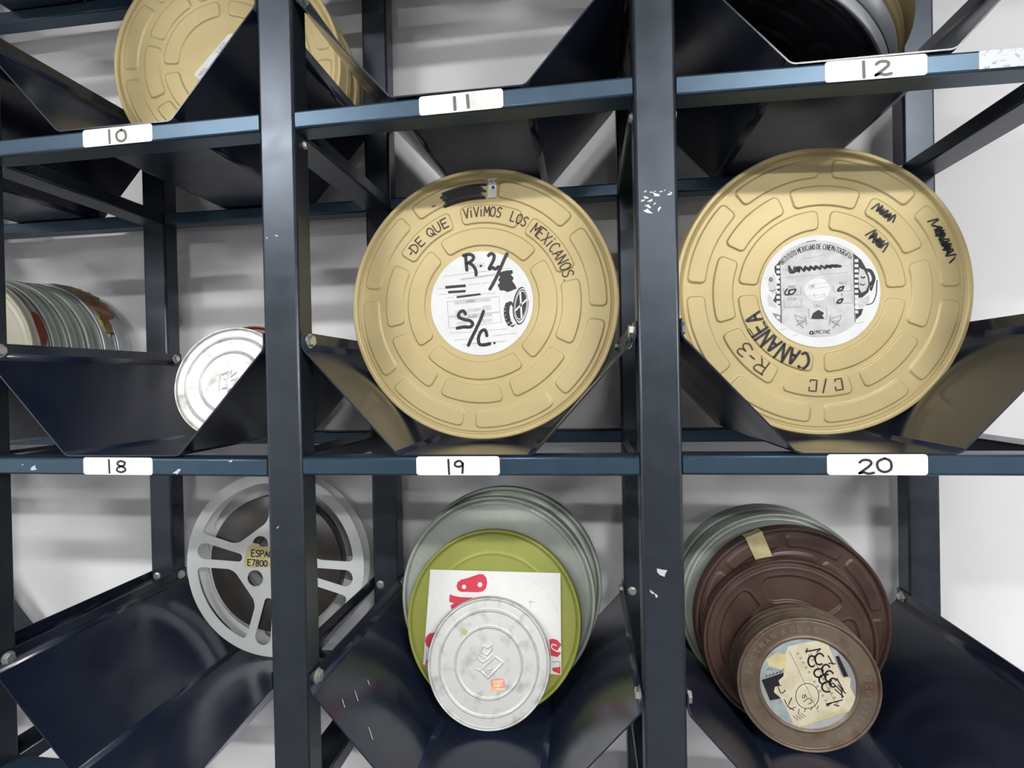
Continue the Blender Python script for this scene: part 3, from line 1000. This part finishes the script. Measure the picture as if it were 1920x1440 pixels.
# round film emblem in the middle
ecx, ecz = u(775, 705)
lb.disc(ecx, ecz, 17.5, 'label', 2, ry=16.5)
for k, (y_, a0, a1) in enumerate(((690, 636, 900), (640, 640, 905), (770, 640, 905), (800, 660, 900))):
    lb.stroke([u(a0, y_ + 20), u(a1, y_ - 18)], .9, 'print2', 3, smooth=False)
p0 = u(640, 690)
lb.text('CINE', p0[0] + 4, p0[1], 3.2, .8, 'print', 6)
for x_ in (740, 855):
    lb.stroke([u(x_, 790), u(x_ - 3, 755)], .8, 'print', 3, smooth=False)
# two folding chairs
for sx_, x_ in ((1, 575), (-1, 985)):
    f = lambda dx, dy: u(x_ + sx_ * dx, 1060 + dy)
    lb.stroke([f(-70, -50), f(0, -30), f(60, 0), f(40, 20), f(-50, 10), f(-70, -50)], 1.0, 'print', 3, smooth=False)
    lb.stroke([f(-45, 70), f(50, 20)], 1.6, 'print', 3, smooth=False)
    lb.stroke([f(-40, 20), f(30, 100)], 1.6, 'print', 3, smooth=False)
    lb.stroke([f(60, -40), f(70, 60)], 1.2, 'print', 3, smooth=False)
p0 = u(738, 1230)
lb.text('IMCINE', p0[0], p0[1], 5.4, .9, 'dprint', 0, adv=.86)
lb.stroke([u(725, 1205), u(695, 1200), u(685, 1228), u(725, 1228), u(718, 1205)], 1.8, 'ink', 3)
lb.build('label', c.root, 'round black and white printed label of a film institute')

# ---------- tray 10: gold can
c = Can('gold film can in tray 10, foremost of its stack, partly behind the post', XC[-1] + 9, 246, BASE[1] + 222.9, 209, 34, 8.0, .5, MT['gold'], h_gold(5, 27, 3), nt=600, dr=1.2, group='gold cans stacked in tray 10')
ik = c.flat(RIM - .9)
lx = AF((.98567, -.01721, -404.88), (-.03714, -.97126, 134.89))
ik.poly([lx(350, 143), lx(414, 66), lx(421, 64), lx(450, 86), lx(384, 168), lx(372, 166)], 'label', 1)
p0 = lx(362, 147)
ik.text('MORGA', p0[0], p0[1], 5, .8, 'print', 48)
ik.text('5V.0030', p0[0] + 30, p0[1] + 38, 6, .8, 'print', 48)
ik.build('label', c.root, 'white strip label stuck slantwise')
for k in range(2):
    Can('gold film can in tray 10, %s of its stack' % ('second' if k == 0 else 'rearmost'), XC[-1] + 5, 246 + 38 + 40 * k, BASE[1] + 220, 209, 36, 8.0, .5, MT['gold'], h_gold(30 * k, 10, 40), MT['gold_dark'], nt=240, dr=3, group='gold cans stacked in tray 10')

# ---------- tray 18: small silver can and the red-brown one behind it
EMB = [((-20, 14), (-20, -16)), ((-20, 14), (-6, 19)), ((-6, 19), (-6, -12)), ((-6, -12), (-14, -13)), ((-13, 6), (-11, 5)), ((0, 22), (-2, 16)), ((0, 10), (10, 18)), ((2, 2), (14, 8)), ((14, 8), (6, -6)), ((6, -6), (14, -12)), ((2, -14), (-2, -18))]
EMB = [((a[0] * .9, a[1] * .9), (b_[0] * .9, b_[1] * .9)) for a, b_ in EMB]
c = Can('small silver tin film can leaning in tray 18', XC[-1] + 33, 196, BASE[0] + 102, 99.8, 28, 5.0, 13.5, MT['silver'], h_rings((.80, .54), EMB), nt=360, dr=1.0, cat='film can')
Can('red-brown film can hidden behind the small silver can in tray 18', XC[-1] + 44, 232, BASE[0] + 105, 101, 34, 5.0, 11, MT['red_tin'], h_rings((.8,)), nt=200, dr=2)

# ---------- tray 17 (far left): row of grey cans
G17 = 'grey film cans in the far left tray'
spec = [(188, 156, 'cream', 'cream-faced film can, foremost of the stack in the far left tray'), (228, 156, 'grey', 'grey film can just behind the cream-faced can in the far left tray'),
        (264, 157, 'grey', 'grey film can, third from the front in the far left tray'), (300, 158, 'grey', 'grey film can in front of the taped one in the far left tray'),
        (336, 160, 'silver_side', 'pale tin film can with torn brown tape in the far left tray'), (371, 160, 'silver_side', 'rearmost tin film can of the stack in the far left tray')]
for k, (yy, rr, mm, lab) in enumerate(spec):
    c = Can(lab, XC[-2] - 14, yy, BASE[0] + rr + .5, rr, 33, 1.0, 0, MT[mm], h_rings((.9,)), MT['grey' if k < 4 else 'silver_side'], group=G17, nt=240, dr=2.5)
    R0 = rr + 1.5
    if k == 0:
        # cream face, grey wall with a rust-red patch
        V_, F_ = [], []
        for i in range(9):
            a_ = math.radians(8 + 3.0 * i)
            hwd = 9.0 * math.sqrt(max(0.02, 1 - ((i - 4) / 4.3) ** 2))
            for y_ in (16 - hwd + 6, 16 + hwd + 6):
                V_.append((R0 * math.cos(a_), y_, rr + R0 * math.sin(a_)))
        for i in range(8):
            F_.append((2 * i, 2 * i + 1, 2 * i + 3, 2 * i + 2))
        mesh_obj('wax_patch', V_, F_, MT['redwax'], c.root)
    if k == 4:
        V_, F_ = [], []
        n = 26
        for i in range(n):
            a_ = math.radians(18 + 62 * i / (n - 1))
            w0 = 2 + 5 * abs(math.sin(i * 1.9)) + (0 if i > 8 else 6)
            w1 = 60 - 10 * abs(math.sin(i * 2.3)) if i > 5 else 30
            for j, y_ in enumerate((w0, w1)):
                r2 = rr + (2.2 + (1.5 if i % 3 == 0 else 0))
                V_.append((r2 * math.cos(a_), y_, rr + r2 * math.sin(a_)))
        for i in range(n - 1):
            F_.append((2 * i, 2 * i + 1, 2 * i + 3, 2 * i + 2))
        o = mesh_obj('torn_tape', V_, F_, MT['tornbrown'], c.root)
        md = o.modifiers.new('t', 'SOLIDIFY')
        md.thickness = .0006
        V_ = [((R0 + .4) * math.cos(math.radians(a_)), y_, rr + (R0 + .4) * math.sin(math.radians(a_))) for a_, y_ in ((34, 2), (30, 14), (20, 24), (14, 14), (22, 4))]
        mesh_obj('paper_scrap', V_, [(0, 1, 2, 3, 4)], MT['yellowpaper'], c.root)

# ---------- tray below 18: film reel
RR_, RT = 188.0, 36.0
a_, l_ = math.radians(2.7), math.radians(1.0)
reel = empty('film_reel', (XC[-1] + 15, 346, BASE[-1] + 3.0), (-l_, 0, a_), 'grey metal film reel with four paired spokes, standing below tray 18', 'film reel')


def flange(name, y0, th, parent):
    """disc with four large openings and four slots, cut with a 2-D boundary grid"""
    Rr = RR_
    bm = bmesh.new()
    # polar grid, keep cells whose centre is solid, then smooth silhouette by fine resolution
    nt, nr = 720, 150
    PH = -10.0
    th_ = (np.arange(nt)) * 2 * PI / nt
    rs = np.concatenate([[0.0], np.linspace(4, Rr, nr)])

    def solid(x, z):
        r = np.hypot(x, z)
        s = np.ones_like(r, bool)
        for k in range(4):
            a0 = math.radians(PH + 90 * k)
            ux, uz = math.cos(a0), math.sin(a0)
            t = x * ux + z * uz
            p = -x * uz + z * ux
            # slot: tapered capsule from r=76 (half width 6.5) to r=150 (half width 13)
            tt = np.clip((t - 78) / (150 - 78), 0, 1)
            hw = 8.5 + 8 * tt
            d = np.hypot(t - (78 + tt * 72), p) - hw
            s &= d > 0
            # big opening centred between the spokes
            a1 = a0 + PI / 4
            vx, vz = math.cos(a1), math.sin(a1)
            t = x * vx + z * vz
            p = np.abs(-x * vz + z * vx)
            # bounded by outer circle, straight spoke edges and a chamfered hub
            rc = 11.0
            e1 = r - 166                                # outer arc
            # spoke edge: line parallel-ish to spoke, 24-30 mm off the spoke axis
            sx, sz = math.cos(PI / 4), math.sin(PI / 4)
            off = t * sx - p * sz                       # distance along/away: perpendicular distance to spoke axis
            al = t * sz + p * sx
            e2 = (24 + 11 * np.clip((al - 70) / 90, 0, 1)) - off
            e3 = 78 - t                                 # hub chord
            q1, q2, q3 = e1 + rc, e2 + rc, e3 + rc
            dd = np.sqrt(np.maximum(q1, 0) ** 2 + np.maximum(q2, 0) ** 2 + np.maximum(q3, 0) ** 2) + np.minimum(np.maximum(np.maximum(q1, q2), q3), 0) - rc
            s &= dd > 0
            # small round holes in the hub
            a2 = a0 + PI / 4
            d = np.hypot(x - 50 * math.cos(a2), z - 50 * math.sin(a2)) - 16.5
            s &= d > 0
        s &= ~((np.abs(x) < 5) & (np.abs(z) < 5))
        return s
    # marching over a fine cartesian grid of small quads with edges snapped by bisection
    N = 300
    xs = np.linspace(-Rr - 2, Rr + 2, N)
    GX, GZ = np.meshgrid(xs, xs, indexing='ij')
    inside = lambda x, z: solid(x, z) & (np.hypot(x, z) <= Rr)
    ins = inside(GX, GZ)
    vid = {}
    V, Fc = [], []

    def vert(key, x, z):
        if key not in vid:
            vid[key] = len(V)
            V.append((x, z))
        return vid[key]

    def edge(i0, j0, i1, j1):
        key = ('e', min((i0, j0), (i1, j1)), max((i0, j0), (i1, j1)))
        if key in vid:
            return vid[key]
        ax, az, bx, bz = xs[i0], xs[j0], xs[i1], xs[j1]
        ia = ins[i0, j0]
        for _ in range(7):
            mx_, mz_ = (ax + bx) / 2, (az + bz) / 2
            if bool(inside(np.array([mx_]), np.array([mz_]))[0]) == bool(ia):
                ax, az = mx_, mz_
            else:
                bx, bz = mx_, mz_
        return vert(key, (ax + bx) / 2, (az + bz) / 2)
    cells = ins[:-1, :-1].astype(int) + ins[1:, :-1] + ins[1:, 1:] + ins[:-1, 1:]
    for i in range(N - 1):
        for j in range(N - 1):
            cc = cells[i, j]
            if cc == 0:
                continue
            cor = [(i, j), (i + 1, j), (i + 1, j + 1), (i, j + 1)]
            if cc == 4:
                Fc.append([vert(('v', a), xs[a[0]], xs[a[1]]) for a in cor])
                continue
            poly = []
            for k in range(4):
                a, b_ = cor[k], cor[(k + 1) % 4]
                if ins[a]:
                    poly.append(vert(('v', a), xs[a[0]], xs[a[1]]))
                if ins[a] != ins[b_]:
                    poly.append(edge(a[0], a[1], b_[0], b_[1]))
            if len(poly) >= 3:
                Fc.append(poly)
    nv = len(V)
    V3 = [(x, y0, z + Rr) for x, z in V] + [(x, y0 + th, z + Rr) for x, z in V]
    F3 = [tuple(f) for f in Fc] + [tuple(nv + k for k in f[::-1]) for f in Fc]
    cnt = {}
    for f in Fc:
        for k in range(len(f)):
            e = (f[k], f[(k + 1) % len(f)])
            cnt[e] = 1
    sides = [(a, b_) for (a, b_) in cnt if (b_, a) not in cnt]
    F3 += [(b_, a, nv + a, nv + b_) for a, b_ in sides]
    bm.free()
    return mesh_obj(name, V3, F3, MT['reel'], parent)


flange('flange', 0, 1.6, reel)
flange('flange', RT - 1.6, 1.6, reel)
lathe('hub', [(60, 1.7), (60, RT - 1.7)], MT['reel'], reel, RR_, 64, False)
lathe('wound_film', [(58, 4.0), (138, 4.0), (139, 5), (139, RT - 5), (138, RT - 4), (58, RT - 4)], MT['film'], reel, RR_, 120, False)
ik = Ink(lambda x, z, l: (x, -0.3 - 0.12 * l, z + RR_))
u = AF((1.13569, -.01608, -565.16), (.00937, -1.0825, 1142.16))
ik.poly([u(*p) for p in ((463, 1027), (474, 1019), (484, 1021), (487, 1026), (520, 1026), (526, 1066), (500, 1064), (480, 1066), (455, 1064), (457, 1046))], 'masking', 1)
p0 = u(470, 1044)
ik.text('ESPACIO', p0[0], p0[1], 13, 2.4, 'ink', -3, adv=.72)
p0 = u(463, 1061)
ik.text('E7800', p0[0], p0[1], 12, 2.4, 'ink', -3, adv=.72)
ik.build('tape_label', reel, 'yellowed tape label with black lettering on the hub')

# ---------- tray below 19: grey cans, green can, paper, small silver can
B = BASE[-1]
Can('grey-green tin film can, larger, right behind the olive green can', XC[0] - 6, 258, B + 177.5, 172.6, 36, -.8, 8.5, MT['grey'], h_rings((.93,), amp=.6), nt=360, dr=2, ribs=(26,))
c = Can('dull tin film can with brown tape at its rim, rearmost below tray 19', XC[0] + 1, 306, B + 181.5, 177.0, 38, 0, 7.0, MT['grey'], h_rings((.9,)), MT['silver_side'], nt=240, dr=3)
V_, F_ = [], []
for i in range(24):
    a_ = math.radians(52 + 46 * i / 23)
    for y_ in (2.2, 11.5 + 1.4 * math.sin(i * 1.7)):
        V_.append((178.3 * math.cos(a_), y_ + (1 if y_ < 5 else 0), 177.0 + 178.3 * math.sin(a_)))
for i in range(23):
    F_.append((2 * i, 2 * i + 1, 2 * i + 3, 2 * i + 2))
mesh_obj('rim_tape', V_, F_, MT['tornbrown'], c.root)
gl_lean = 12.5
c = Can('olive green film can below tray 19 with a paper sheet on its face', XC[0] - 6, 217, B + 153.5, 148, 28, 1.0, gl_lean, MT['green'], h_rings((.73, .45), amp=.8), nt=360, dr=1.6)
green = c
# the paper sheet: own thing, flat against the green can
gx = AF((.90681, .01113, -851.18), (.02697, -.84013, 953.35))
pr = bpy.data.objects.new('paper_sheet', None)
C.objects.link(pr)
pr.empty_display_size = .02
g_l = math.radians(gl_lean)
loc = green.root.location + Matrix.Rotation(math.radians(1.0), 3, 'Z') @ Matrix.Rotation(-g_l, 3, 'X') @ (Vector((0, -1.4, 148 - 78)) * S)
pr.location = loc
pr.rotation_euler = (-g_l, 0, math.radians(1.0))
pr['label'] = 'white paper sheet with red shapes, held between the green can and the small silver can'
pr['category'] = 'paper sheet'
cor = [gx(804, 1066), gx(1052, 1075.5), gx(1049, 1263), gx(794.5, 1247)]
ik = Ink(lambda x, z, l: (x, -.1 * l, z + 78))
V_, F_ = [], []
for i in range(9):
    for j in range(9):
        s_, t_ = i / 8, j / 8
        a2 = np.array(cor[0]) * (1 - s_) + np.array(cor[1]) * s_
        b2 = np.array(cor[3]) * (1 - s_) + np.array(cor[2]) * s_
        p = a2 * (1 - t_) + b2 * t_
        V_.append((p[0], 0, p[1] + 78))
for i in range(8):
    for j in range(8):
        k = i * 9 + j
        F_.append((k, k + 1, k + 10, k + 9))
o = mesh_obj('sheet', V_, F_, MT['paper'], pr)
md = o.modifiers.new('t', 'SOLIDIFY')
md.thickness = .0003
u4 = lambda x, y: gx(780 + x / 4.363, 1050 + y / 4.363)
f_ = lambda pts, m, l=5: ik.poly([u4(*p) for p in pts], m, l)
f_(((330, 215), (338, 180), (370, 158), (420, 145), (520, 112), (555, 115), (580, 145), (586, 190), (575, 235), (550, 258), (510, 266), (420, 262), (370, 262), (342, 248)), 'red')
ik.disc(*u4(393, 219), 3.6, 'paper', 6, n=16)
ik.disc(*u4(526, 202), 4.0, 'paper', 6, n=16)
f_(((275, 280), (310, 295), (370, 305), (470, 310), (420, 345), (350, 375), (290, 405), (282, 375), (310, 355), (282, 348), (270, 342)), 'red')
f_(((152, 598), (110, 605), (82, 635), (74, 670), (88, 705), (120, 730), (150, 680)), 'red')
ik.build('red_print', pr, 'red printed shapes on the sheet')
ik = Ink(lambda x, z, l: (x, -.1 * l, z + 78))
f_(((1085, 650), (1120, 645), (1150, 655), (1180, 692), (1150, 735), (1175, 760), (1150, 790), (1095, 780)), 'red')
ik.stroke([u4(*p) for p in ((1140, 700), (1110, 690), (1105, 720), (1150, 745), (1178, 730))], 2.0, 'paper', 6)
f_(((1105, 880), (1170, 868), (1168, 925), (1108, 900)), 'red')
f_(((90, 815), (115, 812), (112, 855), (82, 860)), 'red')
ik.stroke([u4(*p) for p in ((1105, 830), (1165, 825), (1165, 868), (1105, 878))], .7, 'dprint', 5, smooth=False)
ik.stroke([u4(*p) for p in ((90, 770), (108, 765), (106, 800), (90, 805), (90, 770))], .8, 'bluepaper', 5, smooth=False)
ik.stroke([u4(640 + 545 * math.cos(math.radians(t)), 600 - 530 * math.sin(math.radians(t))) for t in range(12, 172, 8) if 640 + 545 * math.cos(math.radians(t)) < 1180 and 600 - 530 * math.sin(math.radians(t)) > 95][:8], .6, 'print2', 5)
ik.stroke([u4(640 + 545 * math.cos(math.radians(t)), 600 - 530 * math.sin(math.radians(t))) for t in range(126, 180, 8)], .6, 'print2', 5)
ik.stroke([u4(920, 345), u4(975, 350)], .7, 'print', 5)
ik.stroke([u4(940, 330), u4(938, 385)], .7, 'print', 5)
ik.build('red_print', pr, 'red printed shapes on the sheet')

EMB2 = [(((p[0] - 605) / 490 * 99, (830 - p[1]) / 520 * 99), ((q[0] - 605) / 490 * 99, (830 - q[1]) / 520 * 99)) for p, q in (
    ((600, 950), (720, 830)), ((720, 830), (660, 785)), ((660, 785), (540, 890)), ((540, 890), (600, 950)), ((620, 878), (612, 884)), ((515, 795), (560, 830)), ((560, 830), (640, 770)), ((535, 770), (580, 800)), ((540, 745), (590, 770)),
    ((540, 740), (560, 700)), ((560, 700), (600, 715)), ((600, 715), (630, 685)), ((630, 685), (632, 730)), ((632, 730), (590, 770)), ((510, 880), (545, 895)))]
c = Can('small dented silver film can with an orange sticker, in front of the green can', XC[0] - 6.5, 174.5, B + 103.0, 99, 24, 5.7, 13.3, MT['silver'], h_rings((.80, .54), EMB2), nt=480, dr=.9)
ik = c.flat(RIM)
u = AF((.86261, -.00162, -788.75), (-.00117, -.79194, 984.33), 780, 1050, 4.3633)
ik.poly([u(610, 972), u(722, 958), u(730, 1055), (u(612, 1065))], 'orange', 1)
ik.stroke([u(625, 975), u(718, 968), u(722, 1030), u(628, 1040), u(625, 975)], .8, 'red', 2, smooth=False)
ik.build('sticker', c.root, 'small orange square sticker')
ik = c.flat(RIM)
ik.poly([u(*p) for p in ((368, 575), (392, 545), (400, 560), (428, 568), (418, 592), (400, 618), (385, 600), (372, 598))], 'masking', 1)
ik.build('stain', c.root, 'small tan stain')

# ---------- tray below 20: rusty can, brown cans, grey cans
c = Can('rusty brown film can with a torn paper label, foremost below tray 20', XC[1] - 21.5, 163, B + 99.8, 99.6, 52, -2.5, 0.0, MT['rust'], h_rust, nt=420, dr=1.0, ribs=(24, 38))
R = 99.6
u = AF((.72607, -.01131, -1086.397), (.05822, -.78785, 924.674), 1370, 1130, 4.9667)
ik = c.flat(RIM + 2.2)
f_ = lambda pts, m, l=1: ik.poly([u(*p) for p in pts], m, l)
ik.disc(0, 0, .66 * R, 'silver_side', 0, n=80)
f_(((300, 520), (420, 410), (560, 370), (720, 330), (860, 345), (960, 400), (1010, 480), (1000, 620), (700, 700), (560, 720), (500, 640), (330, 700), (262, 680), (270, 600)), 'bluepaper', 1)
f_(((375, 930), (480, 900), (560, 1060), (590, 1150), (470, 1090), (405, 1010)), 'bluepaper', 1)
f_(((292, 735), (510, 665), (520, 900), (372, 930)), 'ink', 2)
f_(((985, 515), (1020, 515), (1105, 700), (1065, 712)), 'ink', 4)
f_(((545, 420), (700, 385), (900, 360), (950, 480), (1045, 700), (1130, 720), (1120, 800), (1195, 940), (1190, 985), (1000, 1060), (640, 1175), (600, 1150), (525, 990), (470, 900), (410, 850), (420, 800), (470, 790), (455, 740), (500, 700), (510, 640), (495, 540)), 'agedpaper', 3)
f_(((340, 545), (440, 470), (530, 500), (525, 610), (480, 640), (400, 610), (360, 600)), 'yellowpaper', 4)
f_(((640, 1175), (1050, 1000), (1130, 1020), (1000, 1060), (650, 1180)), 'yellowpaper', 4)
st = lambda pts, w_=1.0, m='ink', l=5, sm_=True: ik.stroke([u(*p) for p in pts], w_, m, l, smooth=sm_)
st(((560, 470), (700, 760), (830, 1040)), .5, sm_=False)
st(((740, 445), (920, 820), (1010, 990)), .5, sm_=False)
st([(725 + 108 * math.cos(math.radians(t)), 885 - 118 * math.sin(math.radians(t))) for t in range(0, 361, 20)], 1.0)
for off in (0, 26):
    for k in range(12):
        a0 = (625 + k * 26 + off * 3.2, 485 + k * 44 - off * 1.0)
        if k in (5,):
            continue
        st(((a0[0], a0[1]), (a0[0] + 20, a0[1] - 6)), .8, 'dprint', sm_=False)
        st(((a0[0] + 4, a0[1] + 12), (a0[0] + 24, a0[1] + 4)), .6, 'dprint', sm_=False)
st(((712, 470), (850, 445)), 2.2, sm_=False)
st(((725, 440), (715, 480)), 1.6, sm_=False)
st(((850, 445), (815, 475)), 1.6, sm_=False)
for x_, y_, rx_, ry_ in ((840, 540, 42, 52), (770, 560, 36, 50), (835, 670, 46, 40), (900, 640, 38, 48), (930, 700, 40, 50), (910, 800, 48, 46), (870, 730, 34, 40), (965, 760, 34, 40)):
    st([(x_ + rx_ * math.cos(math.radians(t)), y_ - ry_ * math.sin(math.radians(t))) for t in range(30, 330, 30)], 2.7)
for q in (((920, 510), (965, 590)), ((925, 580), (985, 585)), ((1000, 720), (1060, 830)), ((960, 760), (1050, 850)), ((1010, 780), (1080, 860)), ((980, 820), (1060, 890)), ((1040, 830), (1050, 900)), ((900, 960), (960, 945)), ((960, 945), (1050, 920)), ((905, 975), (950, 950)), ((975, 965), (1020, 975))):
    st(q, 1.8, sm_=False)
st(((690, 870), (680, 900), (700, 900), (705, 870), (720, 900)), 1.0)
st(((690, 940), (740, 905), (770, 940), (735, 960)), 1.0)
st(((450, 800), (480, 860), (520, 830)), 1.4)
st(((440, 790), (480, 785)), 1.2, sm_=False)
st(((510, 920), (540, 985), (580, 900)), 1.4, sm_=False)
st(((540, 980), (600, 1020)), 1.4, sm_=False)
st(((555, 1010), (615, 990)), 1.2, sm_=False)
for k in range(4):
    st(((590 + 26 * k, 1070 - 8 * k), (640 + 24 * k, 1110 - 10 * k)), .8, 'dprint', sm_=False)
    st(((640 + 60 * k, 1050 - 16 * k), (650 + 60 * k, 1010 - 12 * k)), 1.0, 'dprint', sm_=False)
for k in range(5):
    st(((330 + 34 * k, 705 - 10 * k), (345 + 34 * k, 690 - 10 * k)), 1.2, 'dprint', sm_=False)
st(((345, 640), (365, 625)), .9, 'dprint', sm_=False)
st(((375, 630), (395, 640)), .9, 'dprint', sm_=False)
ik.build('label', c.root, 'torn yellowed paper label with heavy black writing')
em = c.ink(lift=.15)
em.arctext('EASTMAN KODAK', 172, .79 * R, 8.5, .8, 'stamp', adv=1.25)
em.build('stamped_letters', c.root, 'letters stamped around the lid rim')
em = c.ink(lift=.15)
em.arctext('ROCHESTER N.Y', 18, .79 * R, 7.5, .7, 'stamp', adv=1.25)
em.build('stamped_letters', c.root, 'letters stamped around the lid rim')

c = Can('dark brown film can leaning behind the rusty can, with large embossed panels', XC[1] - 26.5, 221, B + 133, 132.2, 22, 1.9, 1.5, MT['brown'], h_brown, nt=420, dr=1.4)
c = Can('dark brown film can with a piece of yellow masking tape on its edge', XC[1] - 12.0, 249, B + 154.6, 154, 24, 3.0, 1.5, MT['brown'], h_gold(51, 20, 45), nt=480, dr=1.5)
R = 154.0
q = AF((.83909, -.02181, -1222.762), (.00547, -.86326, 1000.763))
p = [q(1404, 1020), q(1433, 1008), q(1450, 1046), q(1418, 1052)]
V_ = [(a[0], -.5, a[1] + R) for a in (p[3], p[2])]
for a in (p[1], p[0]):
    k = (R + .6) / math.hypot(*a)
    V_.append((a[0] * k, -1.0, a[1] * k + R))
for a in (p[1], p[0]):
    k = (R + 1.6) / math.hypot(*a)
    V_.append((a[0] * k, 15.5, a[1] * k + R))
o = mesh_obj('masking_tape', V_, [(0, 1, 2, 3), (3, 2, 4, 5)], MT['masking'], c.root)
md = o.modifiers.new('t', 'SOLIDIFY')
md.thickness = .0003
Can('grey tin film can right behind the two dark brown cans', XC[1] - 24, 284, B + 162.5, 160.5, 34, 1.0, 1.0, MT['grey'], h_rings((.93,), amp=.6), nt=300, dr=2, ribs=(24,))
Can('greenish grey tin film can, rearmost of the stack below tray 20', XC[1] - 27, 323, B + 163, 161, 36, -.3, .5, MT['grey'], h_rings((.93,), amp=.6), nt=240, dr=3, ribs=(24,))

# ---------- tray 12: two cans tipped over onto their sides, seen from below
nrm = Vector((-.46, -.04, -1)).normalized()          # the lower face looks this way
cen = Vector((XC[1] - 108, 195, 575.0 + 6.0))


def tipped(label, shift, T, m, mb, hf, nt=480, twist=0.0):
    c0 = cen - nrm * shift
    R0 = 209.0
    ey = -nrm                                       # local +Y (depth) goes away from the face
    ez = (Vector((0, 0, 1)) - ey * ey.z).normalized()
    ex = ey.cross(ez).normalized()
    Mx = Matrix((ex, ey, ez)).transposed()
    root = empty('film_can', c0 - ez * R0, Mx.to_euler(), label, 'film can', 'film cans tipped over in tray 12')
    lid_mesh('lid', R0, T, hf, m, root, nt, 1.6)
    pr_ = [(R0 - 2.5, 13.5), (R0 - 2.5, T / 2 - 1.5), (R0 - .4, T / 2 - 1), (R0 - .4, T - 3), (R0, T - 1.5), (R0 - 1.4, T), (R0 - 5, T), (R0 - 7, T - 2)]
    lathe('body', pr_, mb, root, R0, 144)
    return root


r1 = tipped('silver film can with its unlit lower face coloured black, tipped over at the bottom of tray 12', 0, 41, MT['black'], MT['silver_side'], h_gold(40, 62, 15))
lathe('rim_ring', [(204.0, RIM - .3), (206.0, -.25), (209.4, -.1), (209.9, 2), (209.9, 12), (209.2, 14)], MT['silver_side'], r1, 209, 144, False)
tipped('gold film can lying on the silver can in tray 12', 42, 54, MT['gold_dark'], MT['gold_dark'], h_gold(20, 42, 15), nt=240)
